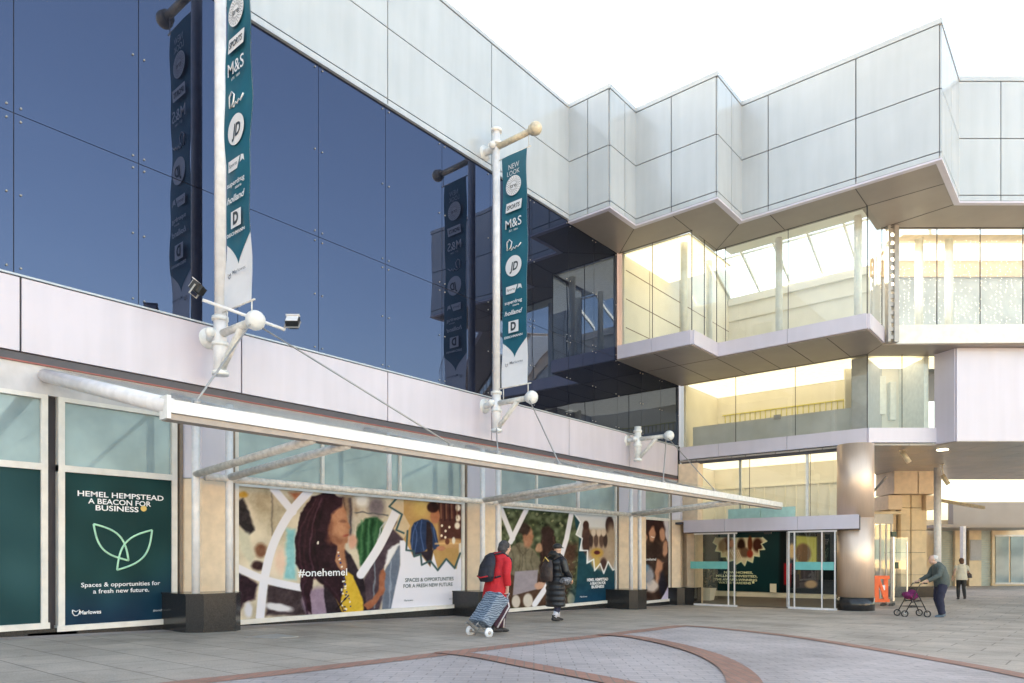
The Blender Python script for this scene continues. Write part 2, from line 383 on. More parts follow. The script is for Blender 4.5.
# ============================================================ cladding helpers
def clad(mb, segs, zs, joints, gap=.028, th=.05, off=0.):
    """segs: list of (a,b) footprint points; panels standing off the line on its left side (toward viewer)"""
    for i in range(len(segs)-1):
        a = Vector(segs[i]); b = Vector(segs[i+1]); t = (b-a); L = t.length; t.normalize(); nn = Vector((t.y, -t.x))
        js = [0]+sorted(joints.get(i, []))+[L]
        for j in range(len(js)-1):
            s0 = js[j]+gap/2; s1 = js[j+1]-gap/2
            if j == 0: s0 = js[j]-(th if False else 0)
            for z0, z1 in zip(zs[:-1], zs[1:]):
                q = [a+t*s0+nn*off, a+t*s1+nn*off, a+t*s1+nn*(off+th), a+t*s0+nn*(off+th)]
                mb.prism([(w.x, w.y) for w in q], z0+gap/2, z1-gap/2)
def offs(line, d):
    out = []; n = len(line)
    for i in range(n):
        p = Vector(line[i]); N = []
        if i > 0: t = (Vector(line[i])-Vector(line[i-1])).normalized(); N.append(Vector((t.y, -t.x)))
        if i < n-1: t = (Vector(line[i+1])-Vector(line[i])).normalized(); N.append(Vector((t.y, -t.x)))
        if len(N) == 1: m = N[0]
        else: m = (N[0]+N[1]); m = m/ (1+N[0].dot(N[1]))
        out.append(tuple(p+m*d))
    return out
def strip(mb, line, d0, d1, z0, z1):
    A = offs(line, d0); B = offs(line, d1)
    for i in range(len(line)-1): mb.prism([A[i], A[i+1], B[i+1], B[i]], z0, z1)

# ============================================================ LONG WING (left facade)
ZR = 13.62
wing = thing('shopping_centre_wing', 'long shopping centre wing with dark blue mirror glass above pale lavender panels', 'building', (VW, 10, gz(VW, 10)))
U0, U1 = -7.0, 24.7
mods = [17.6-3.53*i for i in range(0, 7)][::-1]     # module joints along u
# outer skin faces +v : line runs along +u, its right side is +v
mb = MB(); mb.box(VW-.5, VW-.06, U0, 17.6, 10.1, 13.55); mb.box(VW-.5, VW-.06, U0, U1+.3, 2.9, 4.2); mb.box(VW-.5, VW-.1, U0, U1+.3, -1.9, 2.9)
mb.build('wall', 'seam', wing)
mb = MB(); jt = {0: [m-U0 for m in mods if m-U0 > .2 and 17.6-m > .2]}
clad(mb, [(VW-.05, U0), (VW-.05, 17.6)], [10.16, 10.30, 11.9, 13.5], jt); mb.build('upper_cladding', 'white_panel', wing)
mb = MB(); mb.box(VW-.5, VW+.012, U0, 17.58, 13.52, ZR); mb.build('coping', 'white_panel', wing)
jt = {0: [m-U0 for m in mods+[21.13] if m-U0 > .2]}
mb = MB(); clad(mb, [(VW-.05, U0), (VW-.05, U1)], [3.05, 4.17], jt); mb.build('fascia_cladding', 'fascia_panel', wing)
mb = MB(); mb.box(VW-.06, VW+.02, U0, U1, 4.172, 4.2); mb.box(VW-.06, VW+.035, U0, 17.55, 10.13, 10.158)
mb.build('window_ledge', 'white_panel', wing)
mb = MB(); mb.box(VW-.09, VW-.03, U0, U1, 2.93, 3.046); mb.build('recess', 'dark_recess', wing)
mb = MB(); mb.box(VW-.05, VW+.01, U0, U1, 2.905, 2.928); mb.build('flashing', mat('red_flash', (.3, .08, .07), .5), wing)
# mirror glass panes, each very slightly out of true
pu = [17.6-1.775*i for i in range(0, 15)][::-1]
mbj = MB(); mbb = MB()
panes = []
for i in range(len(pu)-1):
    for z0, z1 in ((4.2, 6.58), (6.58, 10.13)): panes.append((pu[i], pu[i+1], z0, z1))
for a, b, z0, z1 in ((17.6, 19.0, 4.2, 6.58), (19.0, 20.4, 4.2, 6.58), (20.4, 22.0, 4.2, 6.5), (22.0, 23.4, 4.2, 6.5), (23.4, 24.85, 4.2, 6.5), (17.6, 19.0, 6.58, 10.08), (19.0, 20.4, 6.58, 10.08)): panes.append((a, b, z0, z1))
gm = MB()
for a, b, z0, z1 in panes:
    e = [random.uniform(-.0012, .0012) for _ in range(4)]
    gm.add([(VW-.03+e[0], a+.006, z0+.006), (VW-.03+e[1], b-.006, z0+.006), (VW-.03+e[2], b-.006, z1-.006), (VW-.03+e[0]+e[2]-e[1], a+.006, z1-.006)], [(0, 1, 2, 3)])
    for uu in (a+.09, b-.09):
        for zz in (z0+.1, (z0+z1)/2, z1-.1): gm.mi = 1; gm.tube([(VW-.03, uu, zz), (VW-.012, uu, zz)], .016, 8); gm.mi = 0
gm.build('mirror_glass', ['dark_glass', 'galv'], wing)
mb = MB(); mb.box(VW-.3, VW-.05, U0, 24.85, 4.2, 6.55); mb.box(VW-.3, VW-.05, U0, 20.4, 6.55, 10.12); mb.build('glazing_backing', 'seam', wing)
mb = MB(); mb.box(-42, VW-.5, U0, 24.6, 12.9, 13.2); mb.box(-42, -14.6, 24.6, 56, -2, 12.4); mb.build('roof_and_shade_mass', 'fascia_panel', wing)  # wing roof, and an unseen mass added to keep sun off the passage
# wall under the canopy
mb = MB(); mb.box(VW-.1, VW-.02, U0, U1, 2.47, 2.904); mb.build('head_panel', mat('head_panel_m', (.55, .52, .53), .4), wing)

# ---- shop window bays
bays = [(-3.2, 3.83, -1.0), (3.97, 5.80, -1.06), (6.85, 13.02, -1.17), (14.35, 20.3, -1.40), (22.0, 24.05, -1.54)]
ZT = 1.37
mull = {0: [-.9, 1.4], 2: [8.80, 10.90], 3: [16.0, 18.1], 1: [], 4: []}
bayobj = []
for i, (a, b, zs) in enumerate(bays):
    w = MB(); fr = .09
    w.box(VW-.10, VW+.03, a, b, 2.40, 2.467)           # head
    w.box(VW-.10, VW+.03, a, b, ZT-.05, ZT+.05)        # transom
    w.box(VW-.10, VW+.05, a-.02, b+.02, zs-.09, zs)    # sill
    w.box(VW-.10, VW+.028, a, a+fr, zs, 2.40); w.box(VW-.10, VW+.028, b-fr, b, zs, 2.40)
    for m_ in mull[i]: w.box(VW-.10, VW+.026, m_-.035, m_+.035, ZT+.05, 2.40)
    fo = w.build('window_frame', 'frame_paint', wing)
    g = MB(); ed = [a+fr]+mull[i]+[b-fr]
    for q in range(len(ed)-1):
        e = random.uniform(-.004, .004)
        g.add([(VW-.03+e, ed[q], ZT+.05), (VW-.03-e, ed[q+1], ZT+.05), (VW-.03-e, ed[q+1], 2.40), (VW-.03+e, ed[q], 2.40)], [(0, 1, 2, 3)])
    g.build('pane', 'transom_glass', fo)
    bayobj.append((a+fr, b-fr, zs, ZT-.05))
mb = MB()
for a, b, zs in bays:
    mb.add([(VW-.05, a-.4, gz(VW, a)-.05), (VW-.05, b+.4, gz(VW, b)-.05), (VW-.05, b+.4, zs-.09), (VW-.05, a-.4, zs-.09), (VW+.02, a-.4, gz(VW, a)-.05), (VW+.02, b+.4, gz(VW, b)-.05), (VW+.02, b+.4, zs-.09), (VW+.02, a-.4, zs-.09)],
           [(0, 3, 2, 1), (4, 5, 6, 7), (0, 1, 5, 4), (3, 7, 6, 2), (0, 4, 7, 3), (1, 2, 6, 5)])
mb.build('granite_plinth', 'granite', wing)
# ---- stone piers between the bays, each on its granite block
for a, b in ((5.88, 6.80), (13.08, 14.30), (20.36, 21.95), (24.1, 24.72)):
    pr = MB(); c = .22; pr.prism([(VW-.1, a), (VW+.02, a), (VW+.30, a+c), (VW+.30, b-c), (VW+.02, b), (VW-.1, b)], gz(VW, a)-.1, ZT); 
    po = pr.build('pier', 'limestone', wing)
    pr = MB(); pr.prism([(VW-.1, a), (VW+.02, a), (VW+.29, a+c), (VW+.29, b-c), (VW+.02, b), (VW-.1, b)], ZT+.012, 2.46); pr.build('pier_head', 'band_panel', po)
    pr = MB(); pr.box(VW-.1, VW+.06, a-.05, a, -1.7, 2.46); pr.box(VW-.1, VW+.06, b, b+.05, -1.7, 2.46); pr.build_split('edge_trim', 'brown_trim', po)
for uc, h in ((6.03, .62), (13.1, .60), (20.15, .60), (24.25, .60)):
    c = .2; a, b = uc-.48, uc+.48; v1 = VW+1.05
    if uc > 24: a, b = 23.95, 24.72; v1 = VW+.55
    z0 = gz(VW, uc)-.12; z1 = gz(VW+.8, uc)+h
    mb = MB(); mb.prism([(VW-.05, a), (v1-c, a), (v1, a+c), (v1, b-c), (v1-c, b), (VW-.05, b)], z0, z1)
    tp = mb.build('pier_base', 'granite', wing)
    mb = MB(); c2 = c*.9; mb.prism([(VW-.05, a-.015), (v1-c, a-.015), (v1+.015, a+c2), (v1+.015, b-c2), (v1-c, b+.015), (VW-.05, b+.015)], z1+.001, z1+.03); mb.build('capping', 'granite', tp)

# ============================================================ CANOPY over the shop fronts
VF = -8.3; CU0, CU1 = 3.78, 24.0
can = thing('glass_canopy', 'white tube framed glass canopy sloping out over the shop windows', 'canopy', (-10.5, 14, gz(-10.5, 14)))
mb = MB()
n = 11; du = (CU1-CU0)/n
for i in range(n):
    a, b = CU0+du*i+.006, CU0+du*(i+1)-.006
    z0, z1 = 1.835, 2.89
    mb.add([(VF+.02, a, z0), (VF+.02, b, z0), (VW+.01, b, z1), (VW+.01, a, z1)], [(0, 1, 2, 3)])
mb.build('glass_roof', 'canopy_glass', can)
mb = MB(); mb.box(VF-.05, VF+.06, CU0, CU1, 1.66, 1.81); fb = mb.build('front_beam', 'chrome_white', can)
mb = MB(); mb.box(VF-.16, VF+.03, CU0, CU1, 1.585, 1.655); mb.build('gutter', mat('gutter_m', (.42, .35, .31), .5), fb)
mb = MB(); mb.box(VF-.10, VF+.09, CU0-.05, CU0-.004, 1.585, 1.85); mb.build('end_plate', 'chrome_white', fb)
mb = MB(); mb.tube([(VF, CU0+.02, 1.74), (VW, CU0+.02, 2.76)], .10, 16); mb.build('end_beam', 'white_paint', can)
VP_ = -11.6
posts = [5.74, 6.33, 12.83, 13.40, 19.87, 20.42]
def post(u):
    mb = MB(); mb.tube([(VP_, u, gz(VP_, u)+.3), (VP_, u, 2.62)], .065, 14); mb.build('post', 'white_paint', can)
    mb = MB(); mb.tube([(VP_, u, 1.37), (VF-.02, u, 1.60)], .062, 14); mb.build('arm', 'worn_paint', can)
for u in posts: post(u)
for u in (9.9, 16.9):
    mb = MB(); mb.tube([(VP_, u, 1.35), (VP_, u, 2.62)], .055, 12); mb.build('hanger', 'white_paint', can)
mb = MB(); mb.tube([(VP_, 5.9, 1.345), (VP_, 20.42, 1.345)], .065, 14); mb.build('rail', 'worn_paint', can)
mb = MB()
for u in [5.74, 9.9, 13.1, 16.9, 20.15, 23.4]:
    mb.tube([(VW, u, 2.80), (VF-.03, u, 1.72)], .035, 10)
mb.build_split('rafter', 'white_paint', can)

# ============================================================ BANNER POLES
PV = -12.0
def bracket(par, u, z, tip, brace=True, r=.085):
    mb = MB(); mb.tube([(PV, u, z), (tip, u, z)], r*.8, 14); o = mb.build('arm', 'worn_paint', par)
    mb = MB(); mb.ball((tip+.1, u, z), .165); mb.tube([(tip-.04, u, z), (tip+.02, u, z)], .11, 14); mb.build('ball_finial', 'chrome_white', o)
    if brace:
        mb = MB(); mb.tube([(PV, u, z-.68), (tip-.35, u, z-.04)], r*.7, 12); mb.build('brace', 'worn_paint', par)
    mb = MB(); mb.tube([(VW-.02, u, z), (PV, u, z)], r*.9, 14); mb.ball((PV-.02, u-.17, z), .09, .09, .09, 12, 8); mb.tube([(PV, u-.17, z), (PV, u, z)], .05, 10)
    mb.tube([(VW-.04, u, z), (VW+.02, u, z)], .19, 18)
    mb.build('wall_fixing', 'chrome_white', par)
def collar(par, u, zz):
    mb = MB()
    for z in zz: mb.tube([(PV, u, z-.035), (PV, u, z+.035)], .142, 18)
    mb.build_split('collar', 'chrome_white', par)
def bpole(u, label, ztop):
    t = thing('banner_pole', label, 'pole', (PV, u, 3.2), 'banner poles on the facade')
    mb = MB(); mb.tube([(PV, u, 3.22), (PV, u, 4.18)], .115, 18); mb.tube([(PV, u, 4.18), (PV, u, ztop)], .098, 18); mb.build('pole', 'white_paint', t)
    collar(t, u, (3.24, 3.75, 4.2, ztop-.35, ztop-.02))
    bracket(t, u, 3.93, -10.95)
    mb = MB(); mb.tube([(PV, u, ztop-.45), (-10.85, u, ztop-.45)], .075, 14); a = mb.build('top_arm', 'cream_paint', t)
    mb = MB(); mb.ball((-10.72, u, ztop-.45), .16); mb.tube([(-10.86, u, ztop-.45), (-10.80, u, ztop-.45)], .13, 16); mb.build('ball_finial', 'cream_paint', a)
    mb = MB(); mb.tube([(VW-.02, u, ztop-.45), (PV, u, ztop-.45)], .09, 14); mb.tube([(VW-.04, u, ztop-.45), (VW+.02, u, ztop-.45)], .19, 18); mb.ball((PV, u-.16, ztop-.45), .09); mb.build('wall_fixing', 'chrome_white', t)
    return t
UB1, UB2, UB3 = 6.38, 13.80, 21.0
bp1 = bpole(UB1, 'nearer tall white banner pole, left of the sloping canopy end, top out of view', 10.95)
bp2 = bpole(UB2, 'white banner pole with a cream ball ended top arm, beside the zigzag overhang', 10.95)
t3 = thing('wall_bracket', 'white tubular bracket without pole or banner, nearest the entrance', 'bracket', (PV, UB3, 3.2))
mb = MB(); mb.tube([(PV, UB3, 3.22), (PV, UB3, 4.35)], .115, 18); mb.build('post', 'chrome_white', t3); collar(t3, UB3, (3.24, 3.72, 4.2)); bracket(t3, UB3, 3.93, -10.95)
# stay cables from the brackets down to the canopy
def cable(p, q, label):
    mb = MB(); mb.tube([p, q], .014, 6); mb.tube([q, (q[0], q[1], q[2]-.05)], .05, 8)
    o = mb.build('stay_cable', 'galv'); tag(o, label, 'cable', 'canopy stay cables'); return o
cabs = [(UB1, -1, 'the nearest bracket', 4.35), (UB1, 1, 'the nearest bracket', 10.6), (UB2, -1, 'the middle bracket', 11.2), (UB2, 1, 'the middle bracket', 17.6), (UB3, -1, 'the bracket nearest the entrance', 18.4), (UB3, 1, 'the bracket nearest the entrance', 23.6)]
ends = [wallp(199, 401, VF+.05), wallp(453, 442, VF+.05), wallp(500, 449, VF+.05), wallp(561, 461, VF+.05), wallp(665, 480, VF+.05), wallp(716, 489, VF+.05)]
nm = ['steel stay cable falling steeply to the left canopy corner below the floodlights', 'long steel stay cable running right from the nearest bracket down to the canopy', 'short steel stay cable below the foot of the middle banner pole',
      'steep steel stay cable right of the middle bracket ball', 'short steel stay cable left of the bracket nearest the entrance', 'steel stay cable crossing the cream glazing beside the entrance']
for i, (uu, sgn, _, _u) in enumerate(cabs):
    u0 = uu; start = (-10.95, u0, 3.93) if i != 2 else (PV, u0, 3.3)
    e = ends[i]; cable(start, (e[0]-.05, e[1], 1.86), nm[i])

# floodlights on the nearer bracket
fl = MB(); fl.tube([(-11.55, UB1-.55, 4.28), (-11.15, UB1+.75, 4.02)], .03, 8)
tag(fl.build('lamp_bar', 'white_paint', ), 'thin white bar carrying two floodlights across the nearest bracket', 'bar')
def flood(p, rz, rx, label):
    t = thing('floodlight', label, 'floodlight', p, 'floodlights on the bracket')
    def T(M):
        R = Matrix.Rotation(rz, 3, 'Z') @ Matrix.Rotation(rx, 3, 'X')
        return lambda a, b, c: tuple(Vector(p)+R @ Vector((a, b, c))*.72)
    sc_ = .72
    mb = MB(T(0)); mb.box(-.16, .16, -.12, .03, -.11, .11); mb.prism([(-.13, .03), (.13, .03), (.08, .11), (-.08, .11)], -.08, .08)
    for k in range(5): mb.box(-.12+k*.055, -.108+k*.055, .03, .125, -.09, .09)
    mb.build('housing', 'black', t)
    mb = MB(T(0)); mb.box(-.145, .145, -.135, -.122, -.095, .095); mb.box(-.17, .17, -.17, -.1, .113, .13); mb.build('hood', 'white_paint', t)
    mb = MB(T(0)); mb.box(-.185, -.165, -.03, .0, -.2, .03); mb.box(.165, .185, -.03, .0, -.2, .03); mb.box(-.185, .185, -.03, 0, -.215, -.2); mb.build('yoke', 'galv', t)
flood((-11.55, UB1-.62, 4.45), math.radians(-50), math.radians(-35), 'left one of two small black floodlights, on the left side of the nearest pole')
flood((-11.10, UB1+.88, 4.16), math.radians(40), math.radians(-40), 'right one of two small black floodlights, beside the white ball finial')

# ============================================================ BANNERS
def circle_pts(cx, cz, r, n=32, a0=0, a1=2*math.pi): return [(cx+r*math.cos(a0+(a1-a0)*i/n), cz+r*math.sin(a0+(a1-a0)*i/n)) for i in range(n)]
def banner(u, label):
    v0, v1 = -11.80, -10.99; zt, zb = 10.12, 4.30; w = v1-v0
    t = thing('banner', label, 'banner', ((v0+v1)/2, u, zb), 'hanging banners')
    mb = MB(); nz, nx = 40, 6
    def yy(a, z): return u+.024*math.sin(z*1.9+a*3.5)+.012*math.sin(z*4.7-a*6)
    G = [(v0+w*i/nx, yy(v0+w*i/nx, zb+(zt-zb)*j/nz), zb+(zt-zb)*j/nz) for j in range(nz+1) for i in range(nx+1)]
    mb.add(G, [(j*(nx+1)+i, j*(nx+1)+i+1, (j+1)*(nx+1)+i+1, (j+1)*(nx+1)+i) for j in range(nz) for i in range(nx)], True)
    # teal cloth in front and behind, white cloth shows under the pointed edge
    mb.build('white_cloth', 'print_white', t)
    zp, zc = 5.02, 5.44           # tip and shoulders of the pointed edge
    left = [(v0+w*.5*(1-s)*1.0, zp+(zc-zp)*(s**1.0)) for s in [i/10 for i in range(11)]]
    for side in (-1, 1):
        mb = MB(); rows = 60; V = []; Fs = []
        for j in range(rows+1):
            z = zp+(zt-zp)*j/rows
            s = min(1, max(0, (z-zp)/(zc-zp))); hw = w*.5*(s**1.5)
            xc = (v0+v1)/2
            for i in range(nx+1):
                a = xc-hw+2*hw*i/nx; V.append((a, yy(a, z)+side*.006, z))
        mb.add(V, [(j*(nx+1)+i, j*(nx+1)+i+1, (j+1)*(nx+1)+i+1, (j+1)*(nx+1)+i) for j in range(rows) for i in range(nx)], True)
        to = mb.build('teal_cloth', 'teal_print', t)
    # rods
    mb = MB(); mb.tube([(v0-.22, u, zt+.01), (v1+.12, u, zt+.01)], .016, 8); mb.tube([(v0-.2, u, zb-.01), (v1+.12, u, zb-.01)], .016, 8)
    mb.tube([(v1+.05, u, zt), (v1+.05, u, zt+.38)], .010, 6); mb.tube([(v1+.03, u, zb), (v1+.03, u, zb-.30)], .012, 6); mb.tube([(v0+.04, u, zb), (v0+.04, u, zb-.33)], .012, 6)
    mb.build_split('rod', 'worn_paint', t)
    N = (0, -1, 0); d = (1, 0, 0); off = -.044
    wm = MB(); dk = MB()
    def poly(mb, pts, k=0): mb.add([(v0+w*x, u+off-.003*k, z) for x, z in pts], [tuple(range(len(pts)))])
    def circ(mb, cx, cz, r, k=0, n=32): poly(mb, [(cx+x/w, cz+z) for x, z in circle_pts(0, 0, r, n)], k)
    dk.cut()
    def txt(mb, s, cx, z, cap, width, k=0, bold=0., shear=0.):
        if mb is dk and s != 'tre': mb.cut()
        V, Fc = text(s, (v0+w*cx, u+off-.003*k, z), d, N, cap, width, bold, 'CENTER', shear); mb.add(V, Fc)
    # px rows on the second banner (y): z = (557-y)/713*17.9
    Z = lambda y: (HY-y)/F*17.85
    txt(wm, 'NEW', .52, Z(168), .13, .34, 0, -.008); txt(wm, 'LOOK', .50, Z(174.3), .12, .40, 0, -.008)
    circ(wm, .5, Z(185), .245)
    for rr in (.205, .16, .115): # stitched ring rays
        for q in range(22):
            a = 2*math.pi*q/22+rr*9; r0, r1 = rr-.018, rr+.018
            c, s_ = math.cos(a), math.sin(a)
            dk.add([(v0+w*.5+c*r0-s_*.005, u+off-.004, Z(185)+s_*r0+c*.005), (v0+w*.5+c*r0+s_*.005, u+off-.004, Z(185)+s_*r0-c*.005), (v0+w*.5+c*r1+s_*.005, u+off-.004, Z(185)+s_*r1-c*.005), (v0+w*.5+c*r1-s_*.005, u+off-.004, Z(185)+s_*r1+c*.005)], [(0, 1, 2, 3)])
    txt(dk, 'tre', .5, Z(187), .10, .2, 1, .01)
    zc_ = Z(206); poly(wm, [(.18, zc_-.11), (.80, zc_-.11), (.84, zc_+.12), (.22, zc_+.12)]); txt(dk, 'SPORTS', .5, zc_-.05, .1, .42, 1, .02, .2)
    txt(wm, 'M&S', .5, Z(226.5), .22, .52, 0, .005); txt(wm, 'EST. 1884', .5, Z(230.5), .045, .28)
    zc_ = Z(246)
    wm.tube([(v0+w*x, u+off, zc_+z) for x, z in [(.25, -.06), (.24, .14), (.34, .2), (.44, .12), (.4, .0), (.3, -.06), (.42, -.08), (.5, -.02), (.56, -.07), (.62, -.01), (.68, -.05), (.8, .03)]], .014, 5)
    zc_ = Z(265.5); circ(wm, .5, zc_, .26); txt(dk, 'JD', .52, zc_-.11, .2, .27, 1, .03, .25)
    zc_ = Z(288.5); poly(wm, [(.2, zc_-.10), (.55, zc_-.10), (.66, zc_+.09), (.2, zc_+.09)]); txt(dk, 'Sports', .40, zc_-.03, .06, .26, 1, .0); poly(wm, [(.66, zc_-.03), (.76, zc_+.0), (.84, zc_-.05), (.8, zc_+.07), (.7, zc_+.09)])
    zc_ = Z(302); txt(wm, 'superdrug', .5, zc_-.02, .085, .56, 0, .015); txt(wm, 'store', .6, zc_-.1, .05, .2, 0, .01)
    zc_ = Z(312); txt(wm, 'holland', .5, zc_-.05, .11, .58, 0, .02, .3)
    zc_ = Z(326); poly(wm, [(.30, zc_-.15), (.70, zc_-.15), (.70, zc_+.14), (.30, zc_+.14)]); txt(dk, 'D', .5, zc_-.09, .19, .17, 1, .05)
    txt(wm, 'DEICHMANN', .5, Z(337), .055, .58, 0, .02)
    wm.build('lettering', 'print_white', t); dk.build_split('dark_lettering', 'print_ink', t)
    lm = MB(); V, Fc = text('Marlowes', (v0+w*.34, u+off+.014, Z(363)), d, N, .06, .42, .01); lm.add(V, Fc)
    lm.tube([(v0+w*x, u+off+.01, Z(364)+z) for x, z in [(.16, .06), (.17, -.01), (.21, -.03), (.25, -.01), (.26, .05), (.21, .02)]], .006, 4); lm.build('small_lettering', mat('ink_grey', (.2, .2, .23), .5), t)
    return t
MBR = None
banner(UB1, 'nearer teal and white hanging banner with shop logos, its top out of view')
banner(UB2, 'farther teal and white hanging banner with shop logos, fully in view')
# ============================================================ PRINTED WINDOW GRAPHICS
def linarr(a):
    a = np.clip(a, 0, 255)/255.; return np.where(a <= .04045, a/12.92, ((a+.055)/1.055)**2.4)
class Canvas:
    def __init__(s, px, py, bg): s.x = px; s.y = py; s.c = np.ones(px.shape+(3,))*np.array(bg, float)
    def warp(s, amp=.3, sc=.45, seed=2):
        rs = np.random.RandomState(seed); s.x0, s.y0 = s.x, s.y; dx = np.zeros(s.x.shape); dy = np.zeros(s.x.shape)
        for k in range(14):
            a = rs.rand()*6.28; w = sc*(.4+rs.rand()*2.2); ph = rs.rand()*6.28; q = np.sin((s.x*math.cos(a)+s.y*math.sin(a))*w+ph)/(.5+w/sc)
            if k % 2: dx = dx+q
            else: dy = dy+q
        s.x = s.x+dx*amp; s.y = s.y+dy*amp
    def unwarp(s): s.x, s.y = s.x0, s.y0
    def grain(s, amp=16, seed=5):
        '''tonal variation of a printed photograph: value noise at several scales, weak on the plain white areas'''
        rs = np.random.RandomState(seed); f = np.zeros(s.x.shape)
        for cell, a in ((14, .8), (6, 1.), (2.6, .9), (1.2, .6)):
            gx = (s.x-s.x.min())/cell; gy = (s.y-s.y.min())/cell; T = rs.rand(int(gy.max())+3, int(gx.max())+3)-.5
            ix = gx.astype(int); iy = gy.astype(int); fx = gx-ix; fy = gy-iy; fx = fx*fx*(3-2*fx); fy = fy*fy*(3-2*fy)
            f += a*((T[iy, ix]*(1-fx)+T[iy, ix+1]*fx)*(1-fy)+(T[iy+1, ix]*(1-fx)+T[iy+1, ix+1]*fx)*fy)
        lum = s.c.mean(-1); m = np.clip((215-lum)/40, .08, 1); s.c += (f*amp*2*m)[..., None]*np.array((1.05, 1, .95))
    def mix(s, m, col):
        m = np.clip(m, 0, 1)[..., None]; s.c = s.c*(1-m)+np.array(col, float)*m
    def seg(s, a, b):
        ax, ay = a; bx, by = b; dx, dy = bx-ax, by-ay; L = dx*dx+dy*dy+1e-9
        t = np.clip(((s.x-ax)*dx+(s.y-ay)*dy)/L, 0, 1); return np.hypot(s.x-ax-t*dx, s.y-ay-t*dy)
    def poly(s, pts, col, soft=.5):
        ins = np.zeros(s.x.shape, bool); dist = np.full(s.x.shape, 1e9); n = len(pts)
        for i in range(n):
            a, b = pts[i], pts[(i+1) % n]; dist = np.minimum(dist, s.seg(a, b))
            if a[1] != b[1]:
                c = ((a[1] > s.y) != (b[1] > s.y)) & (s.x < (b[0]-a[0])*(s.y-a[1])/(b[1]-a[1])+a[0]); ins ^= c
        sd_ = np.where(ins, dist, -dist); s.mix(sd_/soft*.5+.5, col)
    def ell(s, cx, cy, rx, ry, col, soft=.3, rot=0, op=1.):
        c, q = math.cos(rot), math.sin(rot); X = (s.x-cx)*c+(s.y-cy)*q; Y = -(s.x-cx)*q+(s.y-cy)*c
        r = np.hypot(X/rx, Y/ry); s.mix(np.clip((1-r)/soft+.5, 0, 1)*op, col)
    def stroke(s, pts, w, col, soft=.5, curve=False):
        if curve: pts = catmull(pts, 6)
        d = np.full(s.x.shape, 1e9)
        for a, b in zip(pts[:-1], pts[1:]): d = np.minimum(d, s.seg(a, b))
        s.mix((w/2-d)/soft*.5+.5, col)
    def noise(s, amp, sc, seed=0, tint=(1, 1, 1)):
        rs = np.random.RandomState(seed); f = np.zeros(s.x.shape)
        for k in range(22):
            a = rs.rand()*6.28; w = sc*(.5+rs.rand()*1.6); f += np.sin((s.x*math.cos(a)+s.y*math.sin(a))*w+rs.rand()*6.28)
        s.c += (f/3.3)[..., None]*amp*np.array(tint)
    def speck(s, n, x0, x1, y0, y1, r, cols, seed=0):
        rs = np.random.RandomState(seed)
        for i in range(n): s.ell(x0+rs.rand()*(x1-x0), y0+rs.rand()*(y1-y0), r*(.5+rs.rand()), r*(.5+rs.rand()), cols[i % len(cols)], .5, rs.rand()*3, .8)
def printed(name, U0_, U1_, z0, z1, draw, parent=None, place=None, res=.02, normal='v', vv=VW-.012):
    nu = int((U1_-U0_)/res)+1; nz = int((z1-z0)/res)+1
    A, B = np.meshgrid(np.linspace(U0_, U1_, nu), np.linspace(z0, z1, nz))
    if normal == 'v': P3 = (np.full(A.shape, vv), A, B)
    else: P3 = (A, np.full(A.shape, vv), B)
    px, py = proj(P3); cv = Canvas(px, py, (128, 128, 128)); draw(cv)
    V = np.stack([P3[0].ravel(), P3[1].ravel(), P3[2].ravel()], 1)
    I = np.arange(nu*nz).reshape(nz, nu)
    Fs = np.stack([I[:-1, :-1].ravel(), I[:-1, 1:].ravel(), I[1:, 1:].ravel(), I[1:, :-1].ravel()], 1)
    base = ((V[:, 0].min()+V[:, 0].max())/2, (V[:, 1].min()+V[:, 1].max())/2, V[:, 2].min())
    me = bpy.data.meshes.new(name); me.from_pydata((V-np.array(base)).tolist(), [], Fs.tolist()); me.materials.append(MATS['printed_vinyl'])
    at_ = me.color_attributes.new('print', 'FLOAT_COLOR', 'POINT')
    cc_ = np.clip(cv.c, 0, 255)/255.; cc_ = 255*np.clip(cc_+.12*(cc_-.62)*(1-cc_)*2.2, 0, 1); gr_ = cc_.mean(-1, keepdims=True); cc_ = gr_+(cc_-gr_)*.94
    col = np.concatenate([linarr(cc_).reshape(-1, 3)*.95, np.ones((nu*nz, 1))], 1); at_.data.foreach_set('color', col.astype(np.float32).ravel())
    o = bpy.data.objects.new(name, me); C.objects.link(o); loc = Vector((base[0], base[1], base[2]+ZC))
    if parent is not None: o.parent = parent; o.location = loc-wloc(parent)
    else: o.location = loc
    return o
WN = (1, 0, 0); WD = (0, 1, 0)
def wtext(mb, s, xl, xr, y, vv=VW-.008, cap=None, bold=.0, shear=0.):
    mb.cut()
    a = wallp(xl, y, vv); b = wallp(xr, y, vv); w = b[1]-a[1]
    V, Fc = text(s, a, WD, WN, cap, w, bold, 'LEFT', shear); mb.add(V, Fc)
def leaf_logo(mb, cx_u, cz, s, vv=VW-.006, r=.012):
    def L(a, b, bow):
        n = 14; out = []
        for sg in (1, -1):
            for i in range(n+1):
                t = i/n if sg == 1 else 1-i/n
                x = a[0]+(b[0]-a[0])*t; z = a[1]+(b[1]-a[1])*t; nx_, nz_ = -(b[1]-a[1]), (b[0]-a[0]); q = math.sin(math.pi*t)*bow*sg
                out.append((vv, cx_u+s*(x+nx_*q), cz+s*(z+nz_*q)))
        return out
    mb.tube(L((-.62, .62), (.28, -.50), .23), r, 5); mb.tube(L((.80, .50), (-.05, -.85), .23), r, 5)

